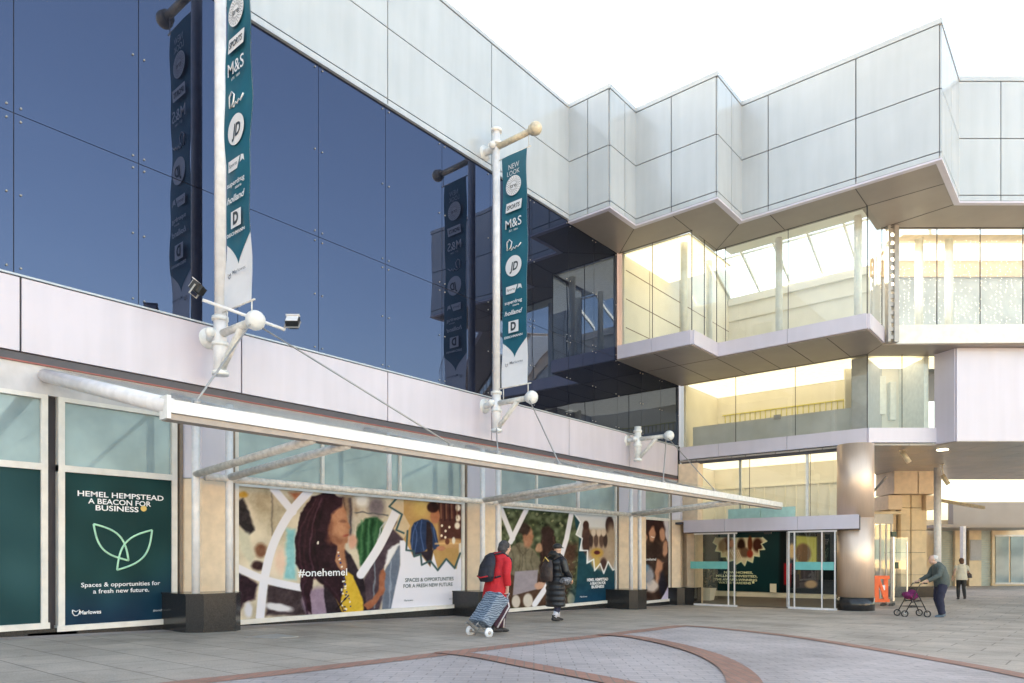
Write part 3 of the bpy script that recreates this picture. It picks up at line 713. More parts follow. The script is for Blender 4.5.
# --- bay 2 (narrow): teal notice
a, b, zs, zt = bayobj[1]
t = thing('window_poster', 'narrow dark teal poster with a mint two leaf emblem under HEMEL HEMPSTEAD', 'poster', (VW, (a+b)/2, zs), 'posters in the shop windows')
def d0(c):
    c.c[:] = np.array((34, 74, 76)); c.poly([(100, 640), (200, 560), (200, 640)], (22, 70, 90), 30); c.poly([(40, 640), (40, 600), (200, 590), (200, 650)], (26, 66, 86), 20); c.noise(3, .08, 3)
printed('print', a, b, zs, zt, d0, t)
mb = MB()
wtext(mb, 'HEMEL HEMPSTEAD', 77.5, 163.5, 495.7, cap=.082, bold=.018); wtext(mb, 'A BEACON FOR', 88, 151, 503.3, cap=.082, bold=.018); wtext(mb, 'BUSINESS', 95.5, 138.5, 510.2, cap=.082, bold=.018)
wtext(mb, 'Spaces & opportunities for', 81, 160, 587.2, cap=.068, bold=.008); wtext(mb, 'a fresh new future.', 93, 149, 593.5, cap=.068, bold=.008)
wtext(mb, 'Marlowes', 79.5, 101, 614.5, cap=.06, bold=.02); wtext(mb, '#onehemel', 153, 169.5, 611.5, cap=.036, bold=.0)
q = wallp(76, 613, VW-.006); mb.tube([(VW-.006, q[1]+x, q[2]+z) for x, z in [(-.05, .05), (-.05, 0), (-.02, -.04), (.02, -.04), (.05, 0), (.05, .05), (.0, .02), (-.05, .05)]], .008, 4)
mb.build_split('lettering', 'print_white', t)
for p0, p1 in (((93.5, 524), (128.5, 560.5)), ((152, 530), (117, 570))):
    mb = MB(); a0 = wallp(*p0, VW-.006); a1 = wallp(*p1, VW-.006); n = 16; pts = []
    for sg in (1, -1):
        for i in range(n+1):
            q = i/n if sg == 1 else 1-i/n; bw = math.sin(math.pi*q)*.21*sg
            pts.append((VW-.006, a0[1]+(a1[1]-a0[1])*q-(a1[2]-a0[2])*bw, a0[2]+(a1[2]-a0[2])*q+(a1[1]-a0[1])*bw))
    mb.tube(pts, .017, 5); mb.build('leaf_emblem', 'mint', t)
mb = MB(); q = wallp(143.8, 508.5, VW)
mb.add([(VW-.004, q[1]+.05*math.cos(6.28*i/12), q[2]+.05*math.sin(6.28*i/12)) for i in range(12)], [tuple(range(12))]); mb.build('dot', 'ochre', t)

# --- bay 1, only a sliver inside the frame's left edge
a, b, zs, zt = bayobj[0]
t = thing('window_poster', 'wide plain teal and cream poster cut by the left edge of the view', 'poster', (VW, (a+b)/2, zs), 'posters in the shop windows')
def dl(c): c.c[:] = np.array((44, 80, 84)); c.noise(4, .05, 8); c.stroke([(-80, 480), (-20, 600), (10, 700)], 14, (225, 220, 230))
printed('print', a, b, zs, zt, dl, t, res=.04)

# --- bay 3: long mural with the woman
a, b, zs, zt = bayobj[2]
t = thing('window_poster', 'longest poster, a long haired woman in yellow beside a rail of clothes', 'poster', (VW, (a+b)/2, zs), 'posters in the shop windows')
def A2(x, y): return (225+x/4.708, 480+y/4.708)
def B2(x, y): return (340+x/4.708, 480+y/4.708)
def P_(f, pts): return [f(x, y) for x, y in pts]
def d2_(c):
    w = (226, 222, 232)
    c.c[:] = np.array((205, 190, 168)); c.noise(9, .12, 1); c.warp()
    c.ell(*A2(180, 100), 10, 16, (178, 160, 135), .8); c.ell(*A2(240, 400), 12, 14, (225, 205, 185), .8); c.ell(*A2(300, 560), 18, 12, (205, 200, 200), .8)
    c.stroke(P_(A2, [(222, 40), (222, 260)]), 1.3, (120, 110, 100), 1)
    c.ell(*A2(85, 70), 5, 3, (196, 150, 75), .8); c.poly(P_(A2, [(42, 110), (85, 85), (125, 180), (140, 235), (110, 262), (70, 215), (40, 190)]), (62, 56, 60), 1.2)
    c.poly(P_(A2, [(60, 230), (110, 250), (140, 370), (120, 400), (70, 330)]), (200, 195, 175), 2)
    c.ell(*A2(168, 330), 6, 7, (130, 92, 75), .6); c.ell(*A2(155, 405), 6.5, 5, (70, 50, 52), .6)
    c.poly(P_(A2, [(36, 425), (110, 455), (155, 490), (140, 560), (90, 580), (60, 640), (36, 640)]), (62, 44, 54), 1.5); c.poly(P_(A2, [(36, 430), (70, 440), (60, 500), (36, 520)]), (52, 66, 90), 2)
    c.poly(P_(A2, [(200, 490), (355, 500), (385, 560), (400, 640), (190, 640)]), (74, 62, 66), 2); c.ell(*A2(250, 600), 14, 4, (215, 210, 215), .5, .1); c.ell(*A2(110, 610), 4, 8, (215, 212, 222), .6)
    c.poly(P_(A2, [(290, 230), (330, 230), (335, 470), (280, 465), (285, 350)]), (128, 186, 192), 2); c.ell(*A2(262, 380), 5, 12, (226, 190, 170), .9)
    c.poly(P_(A2, [(300, 60), (380, 50), (340, 110)]), (170, 110, 85), 2)
    c.grain(4, 3); c.unwarp(); c.stroke([A2(228, 40), A2(320, 150)], 7.5, w); c.stroke(P_(A2, [(398, 50), (300, 165), (225, 310), (185, 470), (165, 645)]), 8.6, w, curve=True); c.stroke(P_(A2, [(36, 402), (150, 455), (250, 485), (365, 508)]), 7.5, w, curve=True)
    # right hand half behind the woman
    c.warp(.35, .5, 8)
    c.poly(P_(B2, [(0, 70), (130, 80), (120, 170), (60, 250), (70, 330), (20, 330), (-20, 200)]), (196, 182, 165), 3)
    c.ell(*B2(45, 120), 9, 11, (150, 125, 105), .9); c.ell(*B2(170, 130), 8, 10, (120, 110, 115), .9); c.ell(*B2(100, 100), 7, 6, (225, 220, 215), .8)
    c.stroke(P_(B2, [(60, 150), (230, 165)]), 1.2, (90, 90, 95), .6)
    c.poly(P_(B2, [(88, 210), (120, 178), (175, 175), (205, 205), (192, 290), (165, 340), (130, 420), (95, 400), (85, 330), (70, 280)]), (52, 92, 66), 1.2)
    for x0, x1, cl in ((100, 96, (84, 132, 94)), (122, 112, (30, 70, 46)), (138, 130, (88, 136, 98)), (156, 145, (28, 66, 44)), (176, 160, (72, 116, 82))): c.stroke(P_(B2, [(x0, 190), (x1+4, 290), (x1, 385)]), 1.3, cl, 1.2, True)
    for x, cl in ((18, (96, 74, 66)), (32, (150, 120, 100)), (48, (66, 60, 72)), (62, (190, 176, 160))): c.stroke(P_(B2, [(x, 90), (x+4, 180), (x-2, 260)]), 2.2, cl, 1.6, True)
    c.poly(P_(B2, [(110, 470), (150, 380), (190, 300), (235, 190), (320, 200), (330, 260), (275, 300), (200, 420), (205, 560), (180, 620), (100, 620)]), (84, 70, 78), 1.5)
    c.stroke(P_(B2, [(160, 330), (165, 420), (160, 600)]), 1.2, (130, 140, 150), 1); c.stroke(P_(B2, [(215, 200), (190, 230), (175, 300)]), 1.2, (190, 190, 195), .8)
    c.poly(P_(B2, [(200, 610), (205, 430), (250, 350), (285, 285), (285, 460), (250, 610)]), (108, 116, 132), 1.2); c.stroke(P_(B2, [(240, 380), (232, 600)]), 1, (150, 160, 175), 1)
    c.poly(P_(B2, [(225, 330), (290, 290), (240, 370), (205, 420)]), (226, 222, 226), 1)
    c.ell(*B2(60, 290), 5, 7, (212, 160, 140), .6)
    # woman
    c.ell(*A2(445, 575), 17, 15, (150, 128, 146), .3)
    c.poly(P_(B2, [(0, 315), (50, 350), (75, 400), (110, 460), (125, 560), (130, 620), (-60, 640), (-80, 500)]), (58, 48, 56), .8)
    c.poly(P_(A2, [(505, 480), (560, 470), (600, 520), (640, 640), (560, 640), (520, 560)]), (216, 172, 66), .8); c.poly(P_(B2, [(30, 430), (62, 450), (108, 560), (110, 620), (20, 620), (0, 500)]), (214, 172, 72), .8)
    c.poly(P_(A2, [(470, 290), (560, 300), (575, 420), (545, 440), (510, 400)]), (170, 118, 92), 1)
    c.poly(P_(A2, [(470, 58), (408, 80), (355, 155), (330, 290), (332, 390), (360, 440), (352, 500), (385, 610), (412, 640), (400, 540), (420, 460), (490, 520), (540, 590), (570, 470), (520, 380), (540, 250), (548, 90), (510, 62)]), (58, 36, 46), .8)
    for k, (dx, cl) in enumerate(((0, (84, 54, 64)), (22, (74, 46, 56)), (48, (96, 66, 78)), (75, (46, 28, 38)))):
        c.stroke(P_(A2, [(430+dx*.5, 90), (370+dx, 200), (350+dx, 330), (375+dx, 470)]), 1.1, cl, 1, True)
    c.stroke(P_(A2, [(400, 430), (370, 520), (390, 630)]), 1.4, (70, 48, 62), .8, True); c.stroke(P_(A2, [(440, 450), (520, 530), (560, 620)]), 1.4, (66, 44, 56), .8, True)
    c.poly(P_(A2, [(500, 130), (548, 112), (572, 150), (578, 190), (590, 222), (580, 232), (582, 262), (572, 296), (540, 312), (505, 300), (488, 250)]), (176, 122, 96), 1.0)
    c.ell(*A2(525, 150), 7, 8, (198, 142, 114), .9, 0, .6); c.ell(*A2(520, 280), 8, 5, (138, 92, 74), .9, 0, .7); c.ell(*A2(555, 195), 3.5, 1.5, (110, 72, 62), .9, 0, .7); c.ell(*A2(565, 262), 2.8, 1.3, (150, 70, 66), .9, 0, .8); c.ell(*A2(548, 232), 5, 7, (206, 150, 120), .9, 0, .6); c.ell(*A2(495, 230), 3, 12, (128, 84, 70), .8, 0, .7)
    c.poly(P_(A2, [(480, 60), (555, 85), (548, 120), (505, 160), (470, 250), (440, 250)]), (60, 38, 48), 1.4)
    c.ell(*A2(437, 293), 1.1, 1.4, (235, 225, 215)); 
    for k in range(16): c.ell(*A2(535+k*3.6, 340+k*17), .9, .9, ((228, 220, 210), (60, 70, 120))[k % 2]); c.ell(*A2(560+math.sin(k)*12, 480+k*9), 1, 1, ((230, 225, 215), (48, 56, 96))[k % 2])
    c.stroke(P_(A2, [(520, 610), (580, 545)]), 1.1, (40, 30, 34), .6)
    c.poly(P_(B2, [(108, 590), (150, 560), (182, 520), (190, 430), (200, 415), (212, 440), (212, 520), (170, 580), (130, 612)]), (160, 102, 80), .8)
    c.grain(4, 9); c.unwarp()
    # white arc, zigzag outline, white ground with the small photograph
    c.stroke(P_(B2, [(285, 95), (245, 190), (180, 320), (98, 445)]), 8.5, (228, 224, 232), curve=True)
    c.poly(P_(B2, [(240, 75), (330, 75), (340, 230), (300, 280), (250, 230), (290, 160), (240, 125)]), (205, 180, 150), 1)
    c.poly(P_(B2, [(282, 285), (580, 285), (580, 600), (240, 605), (262, 500), (284, 400)]), (226, 222, 234), .6)
    ph = [(300, 75), (580, 95), (580, 350), (565, 340), (548, 420), (500, 370), (462, 425), (440, 345), (425, 410), (380, 352), (345, 362), (330, 330), (300, 280), (330, 215), (300, 160)]
    c.poly(P_(B2, ph), (188, 148, 100), .5)
    c.poly(P_(B2, [(460, 100), (580, 100), (580, 280), (470, 285)]), (92, 60, 56), 2); c.ell(*B2(530, 300), 12, 5, (196, 150, 108), .5); c.ell(*B2(380, 130), 8, 10, (205, 170, 110), .9)
    for x, y in ((480, 215), (497, 240), (478, 262), (496, 270), (515, 222), (555, 130), (555, 180), (552, 215)): c.ell(*B2(x, y), 1.1 if x < 540 else 2.6, 1.3 if x < 540 else 3.4, (240, 225, 205), .6)
    c.poly(P_(B2, [(336, 225), (350, 200), (385, 183), (415, 188), (436, 205), (452, 240), (462, 290), (470, 318), (440, 330), (430, 305), (400, 335), (345, 360), (330, 290)]), (52, 68, 98), .7); c.poly(P_(B2, [(408, 196), (424, 200), (436, 260), (436, 335), (418, 375), (405, 300)]), (58, 46, 50), .6)
    for p in ([(350, 210), (362, 260), (352, 340)], [(385, 190), (380, 250), (395, 330)], [(440, 225), (450, 280), (462, 312)], [(365, 200), (345, 250), (338, 320)]): c.stroke(P_(B2, p), .8, (78, 102, 146), .6, True)
    for x in (465, 490, 515, 540): c.stroke(P_(B2, [(x, 105), (x+3, 190)]), .9, (60, 38, 40), .8); c.stroke(P_(B2, [(x+10, 110), (x+12, 180)]), .7, (150, 110, 90), .8)
    c.stroke(P_(B2, [(450, 300), (560, 298)]), 1.4, (224, 178, 124), .8); c.ell(*B2(505, 290), 2.2, 3, (120, 74, 60), .4); c.ell(*B2(535, 285), 1.6, 3.4, (230, 220, 205), .5)
    c.ell(*B2(448, 170), 4.8, 7.5, (178, 118, 92), .3); c.ell(*B2(438, 128), 6, 5.5, (64, 40, 40), .3); c.ell(*B2(475, 322), 4.5, 2.5, (190, 130, 104), .4)
    c.poly(P_(B2, [(345, 345), (440, 330), (425, 405), (385, 352)]), (60, 50, 60), .7); c.poly(P_(B2, [(560, 300), (580, 290), (580, 380), (560, 360)]), (225, 215, 205), .6)
    c.grain(4, 12)
    zg = (66, 92, 96)
    c.stroke(P_(B2, [(268, 85), (232, 125), (292, 162), (265, 235), (300, 250)]), 1.9, zg); c.stroke(P_(B2, [(318, 240), (312, 330), (348, 335), (350, 360), (380, 350), (385, 400), (425, 380), (460, 425), (500, 372), (540, 415), (566, 345)]), 1.9, zg)
printed('print', a, b, zs, zt, d2_, t, res=.015)
mb = MB(); wtext(mb, 'SPACES & OPPORTUNITIES', 405, 453.5, 582, cap=.085, bold=.018); wtext(mb, 'FOR A FRESH NEW FUTURE', 403.3, 452.5, 588, cap=.085, bold=.018); wtext(mb, 'Marlowes', 404, 413, 601.5, cap=.045); wtext(mb, '#onehemel', 449, 457, 599.5, cap=.035)
mb.build_split('lettering', mat('ink_teal', (.09, .13, .14), .5), t)
mb = MB(); wtext(mb, '#onehemel', 298, 347, 576.5, cap=.15, bold=.01); mb.build('lettering', 'print_white', t)

# --- bay 4: laptop pair and teal panel
a, b, zs, zt = bayobj[3]
t = thing('window_poster', 'poster of a hooded man and a woman with a laptop, teal panel at its right', 'poster', (VW, (a+b)/2, zs), 'posters in the shop windows')
def C3(x, y): return (495+x/5.94, 500+y/5.94)
def d3_(c):
    w = (226, 222, 230)
    c.c[:] = np.array((84, 92, 72)); c.noise(12, .5, 5, (1, 1.05, .9)); c.warp(.3, .6, 4); c.speck(150, 497, 580, 506, 605, 1.0, [(120, 128, 96), (58, 66, 50), (150, 150, 122), (70, 76, 60)], 4)
    c.poly(P_(C3, [(30, 430), (300, 430), (420, 260), (490, 260), (470, 420), (440, 640), (30, 640)]), (88, 66, 56), 3); c.speck(60, 566, 577, 560, 602, 1, [(110, 112, 84), (62, 60, 48)], 9)
    c.ell(*C3(315, 330), 8, 28, (66, 48, 46), .3); c.ell(*C3(312, 262), 4.6, 7.5, (176, 148, 128), .4); c.ell(*C3(312, 190), 6.5, 5, (58, 42, 40), .4)
    c.poly(P_(C3, [(72, 330), (88, 285), (125, 262), (150, 250), (205, 275), (238, 300), (262, 345), (268, 425), (235, 430), (112, 448), (66, 420)]), (122, 114, 98), .8)
    for p in ([(95, 300), (110, 350), (100, 430)], [(140, 270), (150, 350), (140, 430)], [(225, 305), (215, 360), (225, 420)], [(185, 285), (180, 340), (190, 420)]): c.stroke(P_(C3, p), 1., (98, 90, 76), 1, True)
    c.poly(P_(C3, [(285, 215), (300, 175), (330, 175), (352, 220), (356, 330), (360, 470), (330, 560), (270, 540), (262, 400), (275, 300)]), (66, 48, 46), .9); c.stroke(P_(C3, [(345, 220), (350, 330), (345, 440)]), .8, (98, 72, 64), .8, True); c.stroke(P_(C3, [(285, 240), (280, 330), (285, 430)]), .8, (92, 68, 62), .8, True)
    c.poly(P_(C3, [(240, 505), (262, 485), (300, 492), (296, 508), (262, 530), (238, 528)]), (196, 152, 132), .5)
    c.stroke(P_(C3, [(120, 265), (165, 330), (200, 290)]), .9, (92, 86, 74), .8); c.stroke(P_(C3, [(165, 330), (160, 420)]), .8, (96, 88, 76), .8)
    c.ell(*C3(195, 222), 5.5, 10, (166, 118, 96), .4); c.ell(*C3(172, 170), 5.5, 6.5, (62, 48, 44), .4); c.ell(*C3(262, 285), 3.4, 4.5, (176, 136, 112), .5)
    c.grain(6, 6); c.unwarp(); c.stroke([C3(30, 40), C3(105, 230)], 4.8, w); c.stroke([C3(192, 45), C3(92, 250)], 4.8, w); c.stroke(P_(C3, [(455, 75), (425, 230), (395, 330)]), 4.8, w); c.stroke(P_(C3, [(330, 480), (290, 540), (235, 620)]), 5.5, w)
    c.poly(P_(C3, [(118, 425), (256, 415), (246, 530), (105, 568)]), (152, 142, 150), .5)
    c.ell(*C3(262, 510), 4.5, 3.4, (196, 150, 130), .4); c.ell(*C3(125, 603), 4.2, 6.5, (200, 186, 176), .3); c.ell(*C3(196, 597), 4.8, 7.0, (202, 190, 180), .3); c.ell(*C3(452, 590), 3.6, 6, (190, 170, 140), .4)
    c.poly(P_(C3, [(468, 72), (725, 72), (725, 640), (465, 640), (482, 560), (492, 380), (500, 230), (478, 150)]), (34, 78, 88), .6); c.poly(P_(C3, [(480, 540), (725, 520), (725, 640), (465, 640)]), (30, 72, 96), 12)
    ph = [(468, 78), (508, 132), (482, 205), (518, 228), (504, 300), (550, 300), (546, 376), (586, 352), (592, 420), (625, 378), (646, 436), (672, 366), (700, 416), (725, 408), (725, 76)]
    c.poly(P_(C3, ph), (206, 206, 208), .5); c.poly(P_(C3, [(545, 170), (725, 180), (725, 300), (700, 410), (672, 362), (640, 420), (590, 400), (545, 330)]), (170, 146, 128), 2.5)
    c.ell(*C3(541, 232), 4.3, 15, (84, 62, 58), .3); c.ell(*C3(540, 150), 3, 4.5, (80, 56, 50), .3); c.ell(*C3(681, 150), 4.2, 9, (70, 50, 48), .3); c.ell(*C3(690, 270), 5, 20, (176, 154, 134), .5)
    for x in (570, 600, 632, 655): c.ell(*C3(x, 240), 2.2, 7, (70, 56, 54) if x % 4 else (96, 76, 70), .5)
    for x in (585, 617, 645): c.ell(*C3(x, 195), 2.3, 3.5, (206, 186, 168), .5)
    c.ell(*C3(605, 315), 6.5, 5, (186, 148, 84), .5); c.ell(*C3(606, 312), 3, 2, (96, 46, 54), .5); c.ell(*C3(600, 370), 4, 6, (190, 160, 100), .6); c.ell(*C3(645, 380), 3.4, 6, (84, 62, 60), .5)
    c.grain(4, 16); c.stroke(P_(C3, ph[:-1]), 1.2, (238, 238, 240))
printed('print', a, b, zs, zt, d3_, t, res=.018)
mb = MB(); wtext(mb, 'HEMEL HEMPSTEAD', 587, 608, 581.3, cap=.085, bold=.03); wtext(mb, 'A BEACON FOR', 590, 605.5, 584.8, cap=.085, bold=.03); wtext(mb, 'BUSINESS', 591.5, 604, 588.3, cap=.085, bold=.03); wtext(mb, 'Marlowes', 580, 587, 597.6, cap=.05); wtext(mb, '#onehemel', 608, 613, 596.6, cap=.04)
mb.build_split('lettering', 'print_white', t)

# --- bay 5: group selfie
a, b, zs, zt = bayobj[4]
t = thing('window_poster', 'poster of a group of friends leaning their heads together, nearest the entrance', 'poster', (VW, (a+b)/2, zs), 'posters in the shop windows')
def D3(x, y): return (590+x/5.94, 500+y/5.94)
def d4_(c):
    c.c[:] = np.array((74, 58, 54)); c.noise(6, .4, 6); c.warp(.3, .6, 3)
    c.poly(P_(D3, [(410, 100), (480, 90), (480, 330), (450, 230)]), (205, 198, 205), .8)
    for x, y, rx, ry, cl in ((365, 165, 6, 10, (60, 38, 38)), (330, 150, 5, 9, (70, 44, 42)), (410, 170, 6, 12, (64, 42, 40)), (275, 180, 4, 8, (84, 56, 50))): c.ell(*D3(x, y), rx, ry, cl, .4)
    for x, y, rx, ry in ((372, 205, 3.2, 7.5), (322, 225, 3.2, 5.5), (428, 205, 2.6, 7), (270, 215, 2, 5), (445, 290, 2.6, 8)): c.ell(*D3(x, y), rx, ry, (196, 146, 122), .45)
    c.stroke(P_(D3, [(368, 215), (385, 222)]), .8, (240, 230, 225)); c.ell(*D3(370, 300), 9, 7, (66, 50, 48), .6)
    c.poly(P_(D3, [(310, 370), (350, 390), (345, 520), (325, 560), (305, 480)]), (96, 128, 152), 1.2); c.ell(*D3(280, 450), 2.6, 14, (176, 186, 196), .6)
    c.poly(P_(D3, [(400, 350), (440, 370), (420, 480), (395, 500), (385, 430)]), (192, 140, 116), 1); c.ell(*D3(370, 510), 5.5, 6, (206, 190, 184), .5); c.ell(*D3(355, 450), 4, 8, (150, 150, 160), .6); c.ell(*D3(430, 500), 4, 12, (52, 50, 62), .6)
    c.grain(5, 8); c.unwarp(); c.poly(P_(D3, [(480, 480), (440, 560), (415, 600), (480, 600)]), (206, 196, 226), .5)
printed('print', a, b, zs, zt, d4_, t, res=.018)
mb = MB(); wtext(mb, '#onehemel', 644, 656, 560.5, cap=.09, bold=.01); mb.build_split('lettering', 'print_white', t)

# ============================================================ ENTRANCE BUILDING
ent = thing('entrance_building', 'stepped white panelled entrance block with zigzag overhang and cream lit glazing', 'building', (-8, 24, gz(-8, 24)))
ZS = 10.08
XE = 33.0
def xd(X, D): p = XD(X, D); return (p[0], p[1])
P6 = (-3.22, 23.7)
X6 = CS*P6[0]+SN*P6[1]; D6 = -SN*P6[0]+CS*P6[1]
outer = [(-12.42, 17.62), (-11.0, 17.62), (-11.0, 19.1), (-8.4, 19.1), (-8.4, 20.85), (-3.22, 20.85), P6, xd(XE, D6)]
inner = [(-12.4, 20.4), (-9.77, 20.4), (-9.77, 22.22), (-5.24, 22.22), (-5.24, 24.0), xd(11.33+.0, 21.78), xd(XE, 21.78)]
inner[4] = (-5.24, 24.0)
mb = MB(); jt = {0: [.70], 1: [.80], 2: [1.22], 3: [.95], 4: [.85, 3.23], 5: [1.45], 6: [1.2, 3.6, 6, 8.4, 10.8]}
jt[4] = [.83, 3.21]
clad(mb, outer, [ZS+.02, 10.27, 11.88, 13.5], jt, th=.04)
mb.build('upper_cladding', 'white_panel', ent)
mb = MB(); strip(mb, outer, -.35, -.002, ZS+.02, 13.5); mb.build('upper_wall', 'seam', ent)
mb = MB(); strip(mb, outer, -.45, .055, 13.51, ZR+.02); mb.build('coping', 'white_panel', ent)
mb = MB(); strip(mb, outer, -.1, .05, ZS-.03, ZS+.018); mb.build('drip_edge', 'band_panel', ent)
# underside of the overhang
mb = MB(); poly = outer[:-1]+[xd(XE, D6)]+[xd(XE, 21.9)]+[xd(11.3, 21.9)]+[(-5.4, 24.05), (-5.4, 22.35), (-9.9, 22.35), (-9.9, 20.5), (-12.42, 20.5)]
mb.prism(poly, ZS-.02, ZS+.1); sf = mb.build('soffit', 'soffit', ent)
def jline(mb, a, b, z, w=.018):
    A = Vector(a); B = Vector(b); t_ = (B-A).normalized(); n_ = Vector((-t_.y, t_.x))*w/2
    mb.prism([tuple(A+n_), tuple(B+n_), tuple(B-n_), tuple(A-n_)], z-.004, z+.002)
mb = MB(); z = ZS-.021
jline(mb, (-11.0, 19.1), (-12.35, 20.42), z); jline(mb, (-9.8, 19.12), (-9.8, 20.4), z); jline(mb, (-8.4, 20.85), (-9.75, 22.2), z); jline(mb, (-7.57, 20.9), (-7.57, 22.2), z); jline(mb, (-5.24, 20.9), (-5.24, 22.2), z); jline(mb, (-5.24, 22.22), (-3.25, 22.22), z); jline(mb, P6, (-5.24, 24), z)
q0 = xd(11.35, 21.78); jline(mb, q0, xd(XE, 21.78), z, .05)
jline(mb, (-9.77, 20.9), (-9.77, 22.2), z, .012)
jline(mb, (-12.35, 20.42), (-9.77, 20.42), z, .04); jline(mb, (-9.77, 22.24), (-5.24, 22.24), z, .04)
mb.build('soffit_joint', 'soffit_joint', sf)
# top storey glazing
def panes_line(name, line, z0, z1, joints, mtl='clear_glass', off=0., jt=.012, par=None):
    g = MB(); L = offs(line, off)
    jm = MB()
    for i in range(len(L)-1):
        a = Vector(L[i]); b = Vector(L[i+1]); t_ = (b-a); LL = t_.length; t_.normalize(); js = [0]+sorted(joints.get(i, []))+[LL]
        nn = Vector((t_.y, -t_.x))
        for q in range(len(js)-1):
            p = a+t_*(js[q]+.004); r = a+t_*(js[q+1]-.004); e = random.uniform(-.0015, .0015)
            p2 = p+nn*e; r2 = r-nn*e
            g.add([(p2.x, p2.y, z0), (r2.x, r2.y, z0), (r2.x, r2.y, z1), (p2.x, p2.y, z1)], [(0, 1, 2, 3)])
            if q: c = a+t_*js[q]; w = t_*jt/2+Vector((0, 0)); jm.prism([tuple(c-w-nn*.02), tuple(c+w-nn*.02), tuple(c+w+nn*.006), tuple(c-w+nn*.006)], z0, z1)
        c = b; jm.tube([(c.x, c.y, z0), (c.x, c.y, z1)], .014, 8)
    o = g.build(name, mtl, par or ent); jm.build_split('glazing_joint', 'seam', o); return o
line3 = [(-12.38, 20.4), (-9.77, 20.4), (-9.77, 22.22), (-5.24, 22.22), (-5.24, 23.98)]
panes_line('upper_glazing', line3, 6.98, ZS-.02, {0: [1.25], 1: [.9], 2: [.3, 2.3, ], 3: []})
curve = [xd(11.72+.0, 21.9)]+[xd(11.72+i*1.3, 21.9-.10*math.sin(min(1, i/3)*1.57)) for i in range(1, 11)]
panes_line('curved_glazing', curve, 7.08, ZS-.02, {})
# bands (spandrels)
def band(line, z0, z1, joints, out=.02, th=.06, nm='spandrel_band'):
    mb = MB(); clad(mb, line, [z0, z1], joints, .012, th, out); o = mb.build(nm, 'band_panel', ent)
    mb = MB(); strip(mb, line, -.25, out-.002, z0+.01, z1-.02); mb.build('band_core', 'band_panel', o); return o
band(line3, 6.53, 6.98, {0: [1.25], 2: [.05+.0, 2.3]})
mb = MB(); clad(mb, curve, [6.53, 7.1], {}, .0, .06, .02); mb.build('curved_band', 'interior_white', ent)
# post and lattice strip between
mb = MB()
p0 = xd(11.42, 21.7); mb2 = MB(lambda X, D, z: XD(X, D, z))
mb2.box(11.40, 11.47, 21.6, 21.8, 6.53, ZS); mb2.box(11.60, 11.74, 21.62, 21.8, 6.53, ZS)
for k in range(14): mb2.box(11.47, 11.60, 21.66, 21.72, 6.62+k*.25, 6.74+k*.25)
mb2.build('lattice_post', 'galv', ent)
# underside of level 3 band
poly = [(-12.42, 20.38), (-9.75, 20.38), (-9.75, 22.2), (-5.22, 22.2), (-5.22, 24.02), xd(11.45, 21.82), xd(XE, 21.82), xd(XE, 23.1), xd(11.5, 23.1), (-5.95, 25.0), (-12.42, 25.0)]
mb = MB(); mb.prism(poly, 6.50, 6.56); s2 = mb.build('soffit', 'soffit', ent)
mb = MB(); z = 6.499
jline(mb, (-11.1, 20.42), (-11.1, 24.8), z); jline(mb, (-9.77, 22.22), (-9.77, 24.8), z); jline(mb, (-12.3, 22.22), (-9.77, 22.22), z); jline(mb, (-7.5, 22.25), (-7.5, 24.8), z); jline(mb, (-8.6, 22.25), (-8.6, 24.8), z); jline(mb, (-6.35, 22.25), (-6.35, 24.8), z); jline(mb, (-5.24, 24.0), (-5.87, 24.85), z); jline(mb, (-12.35, 24.84), (-5.87, 24.84), z, .04)
mb.build('soffit_joint', 'soffit_joint', s2)
# middle storey
line2 = [(-12.38, 24.9), (-5.87, 24.9)]; c2 = (CS*-5.87+SN*24.9, -SN*-5.87+CS*24.9)
line2b = [(-5.87, 24.9), xd(13.58, 22.9)]
panes_line('middle_glazing', line2+[line2b[1]], 4.14, 6.5, {0: [2.15, 4.25], 1: [1.12]})
band([(-12.38, 24.88), (-5.86, 24.88), xd(13.6, 22.88)], 3.66, 4.14, {0: [1.55, 4.0]}, nm='lower_band')
boxl = [xd(13.6, 22.9), xd(13.82, 22.2), xd(XE, 22.2)]
mb = MB(); clad(mb, boxl, [3.60, 6.5], {1: [2.4, 4.8, 7.2, 9.6]}, .012, .05, .0); bo = mb.build('panel_bay', 'band_panel', ent); mb = MB(); strip(mb, boxl, -.3, -.003, 3.61, 6.49); mb.build('bay_core', 'seam', bo)
# underside over the passage, cool metal tiles
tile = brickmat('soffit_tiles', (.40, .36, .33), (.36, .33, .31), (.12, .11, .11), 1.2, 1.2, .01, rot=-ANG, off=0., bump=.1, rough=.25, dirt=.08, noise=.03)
poly = [(-12.42, 24.86), (-5.86, 24.86), xd(13.62, 22.86), xd(13.84, 22.18), xd(XE, 22.18), xd(XE, 33), xd(17.0, 33), xd(15.2, 30), (-6.3, 26.2), (-12.42, 26.2)]
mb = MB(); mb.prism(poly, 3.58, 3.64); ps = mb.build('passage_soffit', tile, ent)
mb = MB(); mb.box(-12.35, -6.3, 24.92, 25.0, 3.48, 3.575); mb.build('shadow_gap', 'dark_recess', ent)
